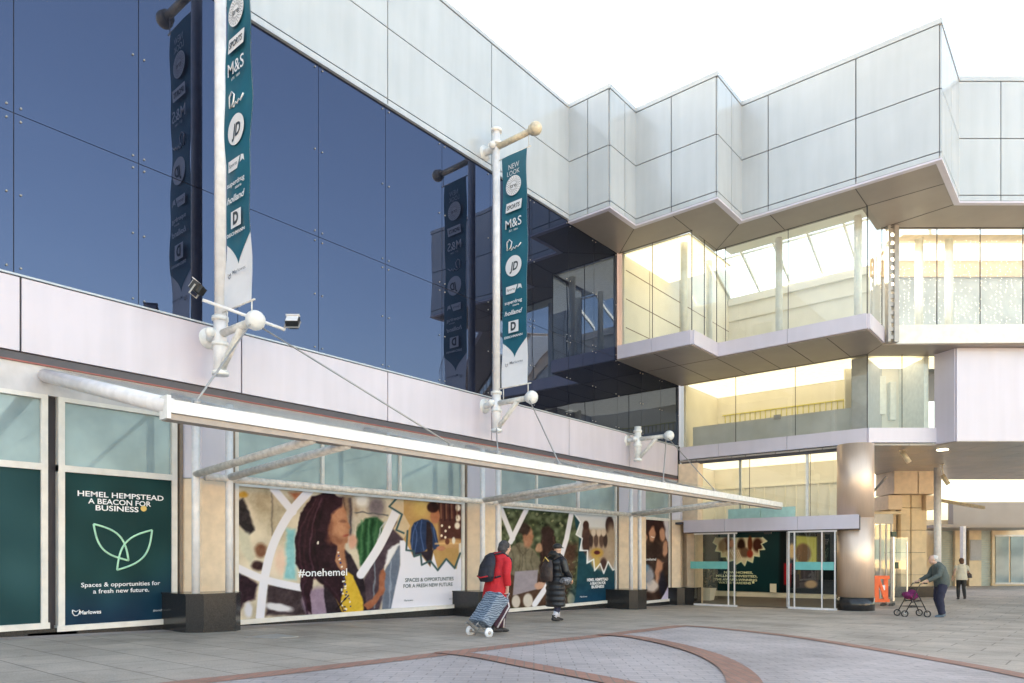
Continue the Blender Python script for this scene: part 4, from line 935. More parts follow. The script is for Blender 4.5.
# lower storey glazing
panes_line('lower_glazing', [(-12.05, 25.1), (-5.9, 25.1)], 1.36, 3.58, {0: [1.9, 2.25, 4.35]})
mb = MB(); mb.box(-7.82, -7.74, 25.0, 25.1, 1.36, 3.58); mb.box(-10.2, -10.12, 25.12, 25.2, 1.36, 3.58); mb.build_split('mullion', 'interior_white', ent)
mb = MB(); mb.box(-11.95, -6.0, 24.05, 25.2, 1.30, 1.33); lr = mb.build('lobby_roof', 'band_panel', ent)
mb = MB(); clad(mb, [(-11.82, 24.05), (-5.9, 24.05)], [.885, 1.34], {0: [1.55, 4.05]}, .012, .05); mb.build('entrance_lintel', 'band_panel', ent)
mb = MB(); mb.box(-11.8, -5.9, 24.06, 24.3, .86, 1.30); mb.build('lintel_core', 'dark_recess', ent)
a_ = crossp(728, 515, 24.5); b_ = crossp(795, 515, 24.5)
mb = MB(); mb.box(a_[0], (a_[0]+b_[0])/2-.01, 24.5, 24.56, 1.34, 1.70); mb.box((a_[0]+b_[0])/2+.01, b_[0], 24.5, 24.56, 1.34, 1.70); mb.build('glass_upstand', mat('pale_teal', lin((168, 208, 200)), .15), ent)
# corner pier by the doors (stone) and side reveal
mb = MB(); mb.box(-12.4, -11.62, 24.74, 25.2, -1.8, 3.5); mb.box(-11.86, -11.55, 24.35, 24.74, -1.8, .86); mb.build('corner_pier', 'limestone', ent)
mb = MB(); mb.box(-12.0, -11.50, 24.20, 24.8, -1.85, -1.12); mb.build('pier_base', 'granite', ent)

# ---- the rooms behind the glass
mb = MB(); mb.box(-12.30, -12.22, 20.5, 29.2, 6.6, 12.0); si = mb.build('side_wall', 'cream_wall', ent)
mb = MB()
for zz in (7.6, 8.55, 9.5): mb.box(-12.222, -12.21, 20.6, 29, zz, zz+.025)
for uu in (22.2, 24.5, 27): mb.box(-12.222, -12.21, uu, uu+.02, 6.7, 10.5)
mb.build('wall_joint', 'brown_trim', si)
mb = MB(); mb.box(-12.3, -4.0, 29.0, 29.2, 6.5, 10.9); bw_ = mb.build('back_wall', 'cream_wall', ent)
mb = MB(); mb.box(-12.2, -4, 28.88, 28.99, 10.55, 10.8); mb.box(-12.2, -4, 28.94, 28.99, 9.9, 9.95); mb.build_split('eaves_beam', 'cream_wall_pale', bw_)
mb = MB(); mb.prism([(-12.3, 20.6), (-9.9, 20.6), (-9.9, 22.4), (-5.4, 22.4), (-5.4, 24.2), xd(11.9, 22.1), xd(XE, 22.1), xd(XE, 30), (-12.3, 29.1)], 6.58, 6.9); mb.build('floor_slab', 'cream_wall_pale', ent)
# balustrade along the gallery
mb = MB()
for i in range(12):
    a = -12.0+i*.55; mb.box(a+.03, a+.52, 27.0, 27.02, 6.95, 7.85)
mb.build('balustrade', mat('frosted', lin((190, 200, 160)), .3), ent)
# rooflight with rafters
zr = lambda u: 10.9+.5*(29-u)
mb = MB()
ub = lambda v: max(23.7, (20.7+SN*(v+1.3))/CS)
for i in range(7):
    a = -12.2+i*1.25; b_u = ub(a); mb.extr([(a, 29.0, zr(29.0)), (a+.07, 29.0, zr(29.0)), (a+.07, b_u, zr(b_u)), (a, b_u, zr(b_u))], (0, 0, .16))
for u_ in (25.4, 27.2): mb.box(-12.2, -4.6, u_, u_+.05, zr(u_)+.02, zr(u_)+.09)
mb.build_split('rooflight_rafter', 'interior_white', ent)
mb = MB()
for i in range(6):
    a = -12.2+i*1.25; b_u = ub(a); mb.add([(a+.04, 29.05, zr(29.05)+.17), (a+1.27, 29.05, zr(29.05)+.17), (a+1.27, b_u, zr(b_u)+.17), (a+.04, b_u, zr(b_u)+.17)], [(0, 1, 2, 3)])
mb.build('rooflight_pane', 'clear_glass', ent)
mb = MB(); mb.box(-12.3, -9.9, 20.5, 23.7, 10.02, 10.05); mb.box(-9.9, -5.3, 22.5, 23.7, 10.4, 10.45); mb.build('ceiling', 'cream_wall_pale', ent)
# round white columns just behind the top glazing
def icol(p, z0, z1, r=.11):
    mb = MB(); mb.tube([(p[0], p[1], z0), (p[0], p[1], z1)], r, 18); mb.build('inner_column', 'interior_white', ent)
for x, u_ in ((684, 20.9), (709, 22.75), (779, 22.75), (858, 22.75)): q = crossp(x, 0, u_); icol(q, 6.9, ZS)
for x in (919, 949): q = dp(x, 0, 22.4); icol(q, 6.9, ZS, .12)
# curtain of small lights behind the curved glass
mb = MB(lambda X, D, z: XD(X, D, z)); mb.box(12.1, XE, 24.0, 24.1, 6.9, ZS); mb.build('rear_screen', mat('screen_m', (.50, .54, .60), .5, var=.15, scale=1.2), ent)
mb = MB(lambda X, D, z: XD(X, D, z)); mb.box(12.1, XE, 22.1, 24.1, 9.98, 10.0); mb.box(12.0, XE, 23.9, 23.98, 9.4, 10.0); mb.build('bulkhead', 'limestone', ent)
mb = MB(lambda X, D, z: XD(X, D, z)); rs = random.Random(3)
for i in range(34):
    X = 12.0+i*.16
    for k in range(40):
        if rs.random() < .55: mb.ball((X+rs.uniform(-.03, .03), 22.35+rs.uniform(0, .1), 7.1+k*.072+rs.uniform(-.02, .02)), .011, n=4, k=3)
tag(mb.build('light_curtain', mat('fairy', (.9, .88, .8), .3, emit=(1, .93, .8), es=.8)), 'hanging curtain of tiny white lights behind the curved top glazing at right', 'light curtain', kind='stuff')

# middle room
mb = MB(); mb.box(-12.30, -12.22, 25.0, 28.2, 4.15, 6.5); mb.box(-12.3, -6.45, 27.9, 28.0, 3.9, 6.5); mb.build('room_wall', 'cream_wall', ent)
mb = MB()
for i in range(26):
    a = -11.9+i*.205; mb.box(a, a+.02, 27.86, 27.895, 4.95, 5.75)
for z in (4.93, 5.75): mb.box(-12.0, -6.5, 27.85, 27.9, z, z+.035)
mb.build('wall_rail', mat('rail_yellow', lin((214, 206, 130)), .5), ent)
mb = MB(); mb.box(-12.1, -5.95, 25.35, 25.38, 4.14, 4.95); mb.build('balustrade', mat('frost_grey', (.52, .53, .55), .35, var=.12, scale=1), ent)
mb = MB(); mb.box(-6.42, -5.92, 25.2, 28, 3.7, 6.5); mb.build('room_pier', 'grey_interior', ent)
mb = MB(lambda X, D, z: XD(X, D, z)); mb.box(11.5, 14.0, 24.6, 24.7, 3.7, 6.5); mb.build('room_wall', 'cream_wall', ent)
mb = MB(lambda X, D, z: XD(X, D, z)); mb.box(12.55, 12.8, 24.4, 24.59, 4.9, 6.2); mb.box(12.95, 13.15, 24.4, 24.59, 4.7, 6.0); mb.box(13.35, 13.5, 23.1, 24.6, 4.14, 6.5); mb.build_split('wall_panel', 'interior_white', ent)
mb = MB(); mb.box(-12.3, -5.9, 25.1, 28.1, 3.66, 4.1); mb.build('floor_slab', 'cream_wall_pale', ent)
mb = MB(); mb.box(-12.3, -5.9, 25.1, 28.1, 6.57, 6.6); mb.build('ceiling', 'cream_wall_pale', ent)
q = crossp(777, 417, 25.2); mb = MB(); mb.box(q[0]-.12, q[0]+.12, 25.2, 25.24, q[2]-.07, q[2]+.08); mb.build('sign_plate', 'galv', ent)
# lower room
mb = MB(); mb.box(-12.30, -12.22, 25.2, 28.2, 1.3, 3.5); mb.box(-12.3, -6.9, 27.6, 27.7, 1.3, 3.55); mb.build('room_wall', 'cream_wall_pale', ent)
mb = MB()
for i in range(12):
    a = -11.8+i*.4; mb.box(a, a+.035, 27.55, 27.6, 1.3, 2.75)
mb.box(-12.1, -6.95, 27.54, 27.6, 2.72, 2.78); mb.build('wall_batten', 'cream_wall', ent)

# glowing ceilings and lobby lights, added to brighten the rooms behind the glass
def lamp(name, a0, a1, b0, b1, z, es, par=ent):  # glowing slab added to brighten a room
    mb = MB(); mb.box(a0, a1, b0, b1, z-.03, z); mb.build(name, 'lit_lamp' if name == 'added_lobby_light' else 'lit', par)
mat('lit', (.9, .88, .8), .5, emit=(1, .95, .80), es=.26); mat('lit_lamp', (.9, .88, .8), .5, emit=(1, .93, .78), es=2.6); FRX = lambda X, D, z: XD(X, D, z)  # lit is an added ceiling glow; lit_lamp also serves the added lobby lights
mat('glow_soft', (.9, .88, .8), .5, emit=(1, .88, .64), es=.25)
lamp('glow_ceiling', -12.2, -6.46, 25.15, 27.88, 6.54, 1); lamp('glow_ceiling', -12.2, -6.95, 25.3, 27.5, 3.56, 1)
lamp('glow_ceiling', -12.2, -9.95, 20.55, 23.6, 10.0, 1)
mb = MB(FRX); mb.box(11.6, 14.5, 23.2, 24.4, 6.44, 6.48); mb.build('glow_ceiling', 'lit', ent)
mb = MB(FRX); mb.box(12.2, XE-1, 22.6, 23.8, 9.9, 9.93); mb.build('glow_ceiling', mat('glow_cool', (.9, .9, .9), .5, emit=(.9, .95, 1), es=.25), ent)  # ceiling glow added to brighten the room behind the curved glass

# ============================================================ LOBBY AND DOORS
zf = gz(-9, 24)+.02
mb = MB(); mb.add([(-12.2, 24.4, gz(-12, 24)+.02), (-6.1, 24.4, gz(-6, 24)+.02), (-7.1, 30.4, gz(-6, 30)+.02), (-14.2, 30.4, gz(-12, 30)+.02), (-14.2, 25.3, gz(-12, 25)+.02), (-12.2, 25.3, gz(-12, 25)+.02)], [(0, 1, 2, 3, 4, 5)]); tag(mb.build('lobby_floor', 'dark_floor'), kind='structure')
lob = ent
mb = MB(); mb.box(-14.3, -14.2, 25.2, 30.5, -1.9, 1.3); mb.box(-14.3, -12.3, 25.25, 25.35, -1.9, 1.3); mb.box(-14.3, -7.0, 30.4, 30.5, -1.8, 1.3); mb.box(-14.2, -7.2, 30.36, 30.399, -1.8, -1.52); mb.prism([(-7.1, 30.5), (-6.3, 25.6), (-6.2, 25.6), (-7.0, 30.5)], -1.8, 1.3); mb.build('lobby_wall', 'cream_wall', lob)
mb = MB(); mb.box(-14.2, -7.0, 25.2, 30.4, 1.20, 1.28); mb.box(-12.2, -6.1, 24.1, 25.2, 1.2, 1.28); mb.build('lobby_ceiling', 'dark_recess', lob)
for k in range(3): lamp('added_lobby_light', -12.2+k*2, -11.6+k*2, 26.6, 27.2, 1.195, 1); lamp('added_lobby_light', -12.2+k*2, -11.6+k*2, 28.6, 29.2, 1.195, 1)  # lights added to brighten the lobby and its mural
LU = 30.34
pl = crossp(700, 560, LU)[0]; pr_ = crossp(846, 560, LU)[0]
t = thing('lobby_mural', 'wide dark teal wall mural with a zigzag framed photo inside the entrance lobby', 'mural', ((pl+pr_)/2, LU, -1.5))
def dm(c):
    c.c[:] = np.array((22, 66, 74)); c.noise(3, .1, 3)
    E = lambda x, y: (680+x/8, 530+y/8)
    ph = [(285, 60), (265, 100), (300, 125), (283, 168), (330, 175), (330, 215), (370, 215), (385, 255), (430, 240), (450, 275), (490, 250), (518, 285), (535, 240), (580, 260), (590, 205), (635, 212), (630, 158), (678, 155), (650, 112), (695, 90), (660, 60)]
    c.poly(P_(E, ph), (206, 200, 180), .5)
    for x, y, rx, ry, cl in ((380, 110, 6, 7, (96, 66, 52)), (340, 130, 4, 6, (150, 130, 110)), (490, 130, 4, 8, (60, 44, 40)), (560, 110, 2.4, 8, (110, 64, 46)), (620, 120, 5, 7, (78, 46, 40)), (415, 110, 2.6, 4, (190, 130, 100)), (440, 190, 8, 6, (170, 150, 130)), (520, 180, 5, 5, (110, 90, 80)), (560, 190, 3, 4, (150, 70, 60))): c.ell(*E(x, y), rx, ry, cl, .5)
    for k in range(5): c.stroke([E(400+k*16, 160), E(440+k*14, 235)], .7, (225, 215, 200), .4)
    c.stroke(P_(E, ph), .9, (232, 240, 214))
    c.ell(*E(140, 160), 6, 6, (188, 190, 130), .5); c.ell(*E(150, 240), 6, 8, (84, 70, 52), .5)
    c.poly([(780, 530), (900, 530), (900, 600), (779, 600)], (26, 40, 48), 1.5)
    c.poly(P_(lambda x, y: (780+x/7.59, 525+y/7.59), [(120, 80), (280, 90), (280, 290), (120, 300)]), (196, 200, 116), 1); c.ell(780+175/7.59, 525+215/7.59, 8, 10, (128, 104, 88), .3); c.ell(780+90/7.59, 525+200/7.59, 4, 8, (222, 184, 140), .5)
    c.poly(P_(lambda x, y: (780+x/7.59, 525+y/7.59), [(30, 290), (90, 290), (80, 470), (30, 450)]), (170, 40, 52), 1); c.poly(P_(lambda x, y: (780+x/7.59, 525+y/7.59), [(100, 340), (300, 340), (290, 480), (100, 480)]), (84, 78, 84), 1); c.ell(780+235/7.59, 525+450/7.59, 6, 4, (206, 176, 150), .5)
printed('print', pl, pr_, -1.50, 1.1, dm, t, res=.02, normal='u', vv=LU)
mb = MB()
for s, x0, x1, y in (('NEW HOMES,', 724, 753, 573.3), ('MILLION INVESTED,', 716, 757.5, 576.7), ('THE AWARD-WINNING', 714.5, 757, 580.3), ('WATER GARDENS', 718.5, 751, 583.5)):
    p = crossp(x0, y, LU-.006); q = crossp(x1, y, LU-.006); V, Fc = text(s, p, (1, 0, 0), (0, -1, 0), .095, q[0]-p[0], .03); mb.add(V, Fc)
p = crossp(753.2, 582.3, LU-.01); mb.box(p[0]-.05, p[0]+.05, LU-.012, LU-.01, p[2]-.05, p[2]+.05)
mb.build_split('lettering', mat('cream_ink', lin((225, 235, 205)), .5), t)
p = crossp(773, 588, 30.2); mb = MB(); mb.box(p[0]-.13, p[0]+.13, 30.2, 30.24, -1.5, -1.13); tag(mb.build('notice_board', 'cream_wall_pale'), 'small cream notice standing against the lobby mural, right of its text', 'notice')
# planter seen through the left pane
p = crossp(707, 588, 27.0)
t = thing('lobby_planter', 'cream square planter with a dark leafy plant behind the left door pane', 'planter', (p[0], 27.0, gz(p[0], 27)+.02))
z0 = gz(p[0], 27)+.02; mb = MB(); k_ = p[0]
vs4 = [(k_-.2, 26.8, z0), (k_+.2, 26.8, z0), (k_+.2, 27.2, z0), (k_-.2, 27.2, z0), (k_-.28, 26.72, z0+.5), (k_+.28, 26.72, z0+.5), (k_+.28, 27.28, z0+.5), (k_-.28, 27.28, z0+.5)]
mb.add(vs4, [(0, 3, 2, 1), (4, 5, 6, 7), (0, 1, 5, 4), (1, 2, 6, 5), (2, 3, 7, 6), (3, 0, 4, 7)]); mb.build('pot', 'cream_wall_pale', t)
mb = MB(); rs = random.Random(5)
for i in range(70):
    a = rs.random()*6.28; r = rs.random()*.4; zz = z0+.55+rs.random()*.9; c0 = Vector((k_+math.cos(a)*r, 27+math.sin(a)*r, zz)); d_ = Vector((rs.uniform(-1, 1), rs.uniform(-1, 1), rs.uniform(-.2, 1))).normalized()*.16; s_ = d_.cross(Vector((0, 0, 1)))*.3
    mb.add([tuple(c0-d_), tuple(c0+s_), tuple(c0+d_), tuple(c0-s_)], [(0, 1, 2, 3)])
mb.tube([(k_, 27, z0+.45), (k_+.04, 27, z0+1.2)], .02, 6); mb.build('foliage', mat('leaf', (.03, .05, .025), .5, var=.4), t)

DU = 24.12
def leafdoor(name, label, x0, x1, verts, strip_x, u, group='glass doors'):
    q0 = crossp(x0, 600, u)[0]; q1 = crossp(x1, 600, u)[0]; z0 = gz((q0+q1)/2, u); z1 = .86
    t = thing(name, label, 'door', ((q0+q1)/2, u, z0), group)
    mb = MB(); mb.add([(q0, u, z0+.03), (q1, u, z0+.03), (q1, u, z1), (q0, u, z1)], [(0, 1, 2, 3)]); mb.build('pane', 'door_glass', t)
    fm = MB()
    for x in verts: v_ = crossp(x, 600, u)[0]; fm.box(v_-.018, v_+.018, u-.03, u+.03, z0, z1)
    fm.box(q0, q1, u-.028, u+.028, z0+.0, z0+.07); fm.box(q0, q1, u-.028, u+.028, z1-.05, z1); fm.build('frame', 'white_paint', t)
    s0 = crossp(strip_x[0], 600, u)[0]; s1 = crossp(strip_x[1], 600, u)[0]
    mb = MB(); mb.box(s0, s1, u-.012, u-.008, -.42, -.16); mb.build('safety_strip', 'strip_teal', t)
    return t
leafdoor('glass_door', 'left sliding glass door panel with pale teal strip, in front of the planter', 694, 737, (728.5, 734.5), (690.5, 728), DU)
leafdoor('glass_door', 'right sliding glass door panel with pale teal strip, beside the round metal column', 788, 837, (789, 794.5, 822, 835), (794.5, 834), DU-.03)
mb = MB(); q = crossp(771, 546, 24.08); mb.box(q[0]-.22, q[0]+.02, 24.02, 24.10, .78, .86); tag(mb.build('door_sensor', 'black'), 'small black sensor box under the lintel above the open doorway', 'sensor')
mb = MB(); q = crossp(787, 540, 24.6)[0]; mb.box(q-.02, q+.02, 24.6, 24.64, gz(-7, 24.6), .86); tag(mb.build('inner_door_frame', 'white_paint'), 'slim white upright frame just inside the doorway gap', 'door frame')

# ============================================================ ROUND COLUMN
cc = xd(11.03, 22.9); zb_ = gz(*cc)
t = thing('round_column', 'large round brushed metal column on a black granite base, carrying the entrance corner', 'column', (cc[0], cc[1], zb_))
mb = MB(); mb.tube([(cc[0], cc[1], zb_+.42), (cc[0], cc[1], 1.25)], .545, 64); mb.tube([(cc[0], cc[1], 1.262), (cc[0], cc[1], 3.6)], .545, 64); mb.build('shaft', 'brushed_metal', t)
mb = MB(); mb.tube([(cc[0], cc[1], zb_-.05), (cc[0], cc[1], zb_+.42)], .56, 64); mb.build('base', 'granite', t)

# ============================================================ PASSAGE ON THE RIGHT
FR = lambda X, D, z: XD(X, D, z)
core = thing('stone_core', 'pale limestone clad block with pilasters standing under the tiled soffit', 'building', (*xd(18.3, 31), -1.7))
mb = MB(FR); D0 = 30.2
def X_(x, D): return (x-HX)/F*D
for x0, x1, dd, z0, z1 in ((893, 900, .25, -1.7, 2.6), (900.4, 911, 0, -1.7, 2.62), (911.6, 923, 0.05, -1.7, 2.62), (923.4, 930, .2, -1.7, 2.3)):
    zz = z0
    while zz < z1-.05: mb.box(X_(x0, D0)+.025, X_(x1, D0)-.025, D0+dd, D0+1, zz, min(zz+.93, z1)); zz += .95
mb.box(X_(930.2, D0), X_(933, D0), D0+.6, D0+2, -1.7, 2.9)
mb.build('cladding', 'limestone_far', core)
mb = MB(FR); mb.box(X_(893, D0)+.05, X_(930, D0), D0+.35, D0+2, -1.7, 2.6); mb.build('joint_backing', 'brown_trim', core)
mb = MB(FR); mb.box(X_(888, D0), X_(911, D0), D0-.5, D0+1, 2.64, 3.58); mb.box(X_(912, D0), X_(932, D0), D0-.5, D0+1, 2.64, 3.58); mb.box(X_(886, D0), X_(899.5, D0), D0-.2, D0+1, 2.0, 2.6); mb.box(X_(923.5, D0), X_(934, D0), D0-.2, D0+1, 2.0, 2.6); mb.build_split('capital', 'limestone', core)
mb = MB(FR); mb.box(X_(893, D0), X_(934, D0), D0-.06, D0+1, -1.72, -1.25); mb.build('plinth', 'granite', core)
mb = MB(FR); mb.tube([(X_(937.5, 28), 28, -1.7), (X_(937.5, 28), 28, 3.5)], .13, 20); tag(mb.build('slim_column', 'white_paint'), 'slim white round column beside the limestone block, behind the old man', 'column')
# glazed side entrance behind the round column
sg = thing('side_entrance', 'narrow glazed side entrance with timber light behind, between round column and limestone', 'entrance', (*xd(14.5, 29), -1.7))
mb = MB(FR); Dg = 29.0
for x in (874, 880.5, 886.5, 891.5): mb.box(X_(x, Dg)-.03, X_(x, Dg)+.03, Dg, Dg+.06, -1.7, 1.35)
mb.box(X_(866, Dg), X_(893, Dg), Dg-.02, Dg+.08, 1.35, 1.75); mb.build('frame', 'galv', sg)
mb = MB(FR); mb.box(X_(864, Dg), X_(893, Dg), Dg+.02, Dg+.03, -1.7, 1.35); mb.build('pane', 'clear_glass', sg)
mb = MB(FR); mb.box(X_(862, 34), X_(893, 34), 34, 34.1, -1.7, 1.9); mb.box(X_(866, Dg), X_(893, Dg)+.6, Dg+.1, 34.2, 1.76, 1.86); mb.build('back_wall', 'limestone_far', sg)  # second box is a roof added to keep sun off this wall
mb = MB(FR); mb.box(X_(868, 31), X_(893, 31), 31, 31.4, -.3, -.1); mb.box(X_(881, 31), X_(884, 31), 31, 31.4, -1.7, 1.4); mb.build('counter', 'galv', sg)
mb = MB(FR); mb.box(X_(868, Dg), X_(893, Dg), Dg+.4, Dg+3, 1.36, 1.40); mb.build('ceiling', 'glow_soft', sg)  # the ceiling itself glows, standing in for the yellow light inside
for i in range(4):
    pass
mb = MB(FR)
for i in range(4): mb.tube([(X_(872, 27)-i*.1, 26+i, 2.9-i*.3), (X_(892, 27)+.2, 29.4+i*.2, 2.35-i*.3)], .045, 8)
tag(mb.build('canopy_ribs', 'galv'), 'grey canopy ribs above the side entrance, open to the sky', 'canopy')
gd = thing('glass_leaf', 'tall frameless glass door leaf with dark green handle plate beside the limestone', 'door', (*xd(X_(896, 27.5), 27.5), -1.7))
mb = MB(FR); Dd = 27.5; mb.box(X_(893, Dd), X_(908, Dd), Dd, Dd+.015, -1.68, .75); mb.build('pane', 'clear_glass', gd)
mb = MB(FR); mb.box(X_(892.5, Dd), X_(894.2, Dd), Dd-.03, Dd+.04, -1.7, .85); mb.box(X_(906.5, Dd), X_(907.6, Dd), Dd-.02, Dd+.03, -1.7, .6); mb.build_split('post', 'steel', gd)
mb = MB(FR); mb.box(X_(894.5, Dd), X_(898, Dd), Dd-.05, Dd-.01, -.45, -.2); mb.box(X_(891, Dd), X_(896, Dd), Dd-.06, Dd+.05, .78, .98); mb.build('handle', mat('dark_green', (.01, .05, .03), .4), gd)
# far shops
shop = thing('far_shop_row', 'far limestone shop row with pale roller shutter and projecting canopy, right background', 'building', (*xd(27, 44), -1.7))
Ds = 42.
mb = MB(FR); mb.box(X_(952, Ds), X_(960, Ds), Ds-.3, Ds+1, -1.75, 1.7); mb.box(X_(966, Ds), X_(978, Ds), Ds-.3, Ds+1, -1.75, 1.7); mb.box(X_(990, Ds), X_(1060, Ds), Ds-.2, Ds+1, -1.75, 1.7); mb.box(X_(925, Ds), X_(1060, Ds), Ds+.4, Ds+3, -1.75, 2.2)
mb.box(X_(850, 52), X_(925, 52), 52, 54, -1.75, 3.2); mb.build('wall', 'limestone_far', shop)
mb = MB(FR)
for k in range(26): mb.box(X_(938, Ds), X_(952, Ds), Ds-.05-(k % 2)*.03, Ds, -1.7+k*.125, -1.7+k*.125+.118)
mb.build('roller_shutter', mat('shutter', (.45, .5, .46), .5), shop); mb = MB(FR)
for k in range(26): mb.box(X_(978, Ds), X_(990, Ds), Ds-.05-(k % 2)*.03, Ds, -1.7+k*.125, -1.7+k*.125+.118)
mb.build('roller_shutter', mat('shutter', (.45, .5, .46), .5), shop)
for x0, x1 in ((993, 1006), (1008, 1021), (1023, 1036)):
    mb = MB(FR); mb.box(X_(x0, Ds), X_(x1, Ds), Ds-.24, Ds-.2, -1.5, 1.2); so_ = mb.build('shop_window', 'transom_glass', shop)
    mb = MB(FR); mb.box(X_(x0, Ds)-.06, X_(x1, Ds)+.06, Ds-.28, Ds-.24, 1.2, 1.3); mb.box(X_(x0, Ds)-.06, X_(x1, Ds)+.06, Ds-.28, Ds-.24, -1.6, -1.5); mb.build('frame', 'frame_paint', so_)
mb = MB(FR); mb.box(X_(966.5, Ds), X_(977.5, Ds), Ds-.36, Ds-.3, -.2, 1.0); mb.build('poster_case', 'grey_interior', shop)
mb = MB(FR); mb.box(X_(960.3, Ds), X_(965.7, Ds), Ds-.1, Ds+.3, -1.7, 1.5); mb.build('doorway', 'dark_recess', shop)
mb = MB(FR); mb.box(X_(936, 38), X_(1060, 38), 37.5, Ds, 1.55, 1.72); mb.box(X_(948, Ds), X_(1060, Ds), Ds-.5, Ds, 1.9, 3.2); mb.build('canopy', 'soffit', shop)
mb = MB(FR); mb.box(X_(963, 37), X_(966, 37), 37, 37.25, -1.72, 1.6); mb.build('pillar', 'white_paint', shop)
mb = MB(FR); mb.extr([(X_(934, 30.5), 30.5, 2.42), (X_(985, 29), 29, 1.95), (X_(985, 29), 29, 2.07), (X_(934, 30.5), 30.5, 2.54)], (0, .15, 0)); tag(mb.build('sloping_beam', 'cream_paint'), 'slim sloping cream beam running right from the limestone block', 'beam')
# ceiling spotlights and recessed lamp
def spot(x, y, D, label):
    p = dp(x, y, D); t = thing('spotlight', label, 'spotlight', (p[0], p[1], p[2]), 'spotlights on the soffit')
    a = Vector(p); dirn = Vector(XD(.22, -.05, -.36)); mb = MB(); mb.tube([tuple(a), tuple(a+dirn)], .085, 16); mb.build('barrel', 'cream_paint', t)
    mb = MB(); mb.tube([tuple(a+dirn*.2+Vector((0, 0, .02))), (a.x, a.y, 3.58)], .018, 8); mb.box(a.x-.07, a.x+.07, a.y-.07, a.y+.07, 3.55, 3.58); mb.build('bracket', 'cream_paint', t)
spot(902, 452, 23.9, 'cream cylindrical spotlight under the soffit, nearer to the round column'); spot(942, 475, 27.5, 'cream cylindrical spotlight under the soffit, farther right above the limestone block')
p = dp(942.5, 449.5, 23.8); q = MB(); q.tube([(p[0], p[1], 3.565), (p[0], p[1], 3.578)], .17, 24); o = q.build('recessed_lamp', 'lit_lamp'); tag(o, 'round lit lamp recessed in the tiled soffit, between the two spotlights', 'lamp')

# orange barrier
Db = 24.9; bx0 = X_(875, Db); bx1 = X_(890.5, Db); zb_ = gz(*xd(bx0, Db))
bar = thing('plastic_barrier', 'bright orange plastic barrier with black feet beside the round column', 'barrier', (*xd((bx0+bx1)/2, Db), zb_))
mat('orange', (.85, .12, .03), .4)
w_ = bx1-bx0; mb = MB(FR); Z0, Z1 = zb_+.12, zb_+1.05
mb.box(bx0, bx0+.14, Db, Db+.05, Z0, Z1); mb.box(bx1-.14, bx1, Db+.15, Db+.2, Z0, Z1-.02); mb.box(bx0, bx1, Db+.05, Db+.12, Z1-.12, Z1); mb.box(bx0, bx1, Db+.05, Db+.12, Z0, Z0+.12)
mb.extr([(bx0+.1, Db+.04, Z1-.1), (bx0+.2, Db+.04, Z1-.1), (bx1-.1, Db+.04, Z0+.1), (bx1-.2, Db+.04, Z0+.1)], (0, .06, 0)); mb.build('panel', 'orange', bar)
mb = MB(FR); mb.box(bx0+.14, bx1-.14, Db+.10, Db+.12, Z0+.42, Z0+.6); mb.build('reflective_panel', 'print_white', bar)
mb = MB(FR)
for X0 in (bx0+.05, bx1-.2): mb.extr([(X0, Db-.25, zb_), (X0+.15, Db-.25, zb_), (X0+.55, Db+.35, zb_), (X0+.40, Db+.35, zb_)], (0, 0, .09))
mb.build_split('foot', 'black', bar)

# ============================================================ BUILDINGS ACROSS THE SQUARE (behind the camera, seen mirrored in the glass)
def opp(name, label, cx, cy, rot, L, H, dpt, m_):
    t = thing(name, label, 'building', (cx, cy, -2))
    R = Matrix.Rotation(rot, 3, 'Z')
    f = lambda a, b, c: tuple(Vector((cx, cy, 0))+R @ Vector((a, b, c)))
    mb = MB(f); mb.box(-L/2, L/2, 0, dpt, -3, H); mb.build('wall', m_, t)
    mb = MB(f); mb.box(-L/2-.2, L/2+.2, -.2, dpt, H, H+.3); mb.build('parapet', 'white_panel', t)
    mb = MB(f); g = MB(f)
    for i in range(int(L/4)):
        for z in (-.2, 3.4):
            if z+2 > H: continue
            a = -L/2+2+i*4; g.box(a-1.2, a+1.2, -.03, -.01, z, z+1.9); mb.box(a-1.3, a+1.3, -.06, -.005, z-.12, z)
    g.build('window', 'transom_glass', t); mb.build('sill', 'white_panel', t)
opp('shops_across_square', 'low sunlit stone shops across the square, seen only as reflections', 34, 2, math.radians(-90), 70, 5.6, 8, 'limestone_far')
opp('shops_behind_viewer', 'low pale stone shops at the far end of the street behind the viewer', -6, -42, math.radians(180), 60, 6.5, 8, 'limestone_far')
# ============================================================ PEOPLE
def remesh(mb, name, mtl, voxel, parent, smooth_it=2, disp=0., dsc=8.):
    """join the overlapping pieces of mb into one continuous skin"""
    me = bpy.data.meshes.new('tmp'); me.from_pydata([tuple(p) for p in mb.v], [], mb.f); o = bpy.data.objects.new('tmp', me); C.objects.link(o)
    r = o.modifiers.new('r', 'REMESH'); r.mode = 'VOXEL'; r.voxel_size = voxel; r.use_smooth_shade = True
    if smooth_it: s_ = o.modifiers.new('s', 'SMOOTH'); s_.iterations = smooth_it; s_.factor = .5
    if disp:
        tx = bpy.data.textures.new('folds', 'CLOUDS'); tx.noise_scale = 1/dsc; d = o.modifiers.new('d', 'DISPLACE'); d.texture = tx; d.strength = disp; d.texture_coords = 'LOCAL'
    dg = bpy.context.evaluated_depsgraph_get(); m2 = bpy.data.meshes.new_from_object(o.evaluated_get(dg)); bpy.data.objects.remove(o)
    m2.name = name; m2.materials.clear(); m2.materials.append(MATS[mtl]); m2.polygons.foreach_set('use_smooth', [True]*len(m2.polygons))
    n = bpy.data.objects.new(name, m2); C.objects.link(n); n.parent = parent; return n
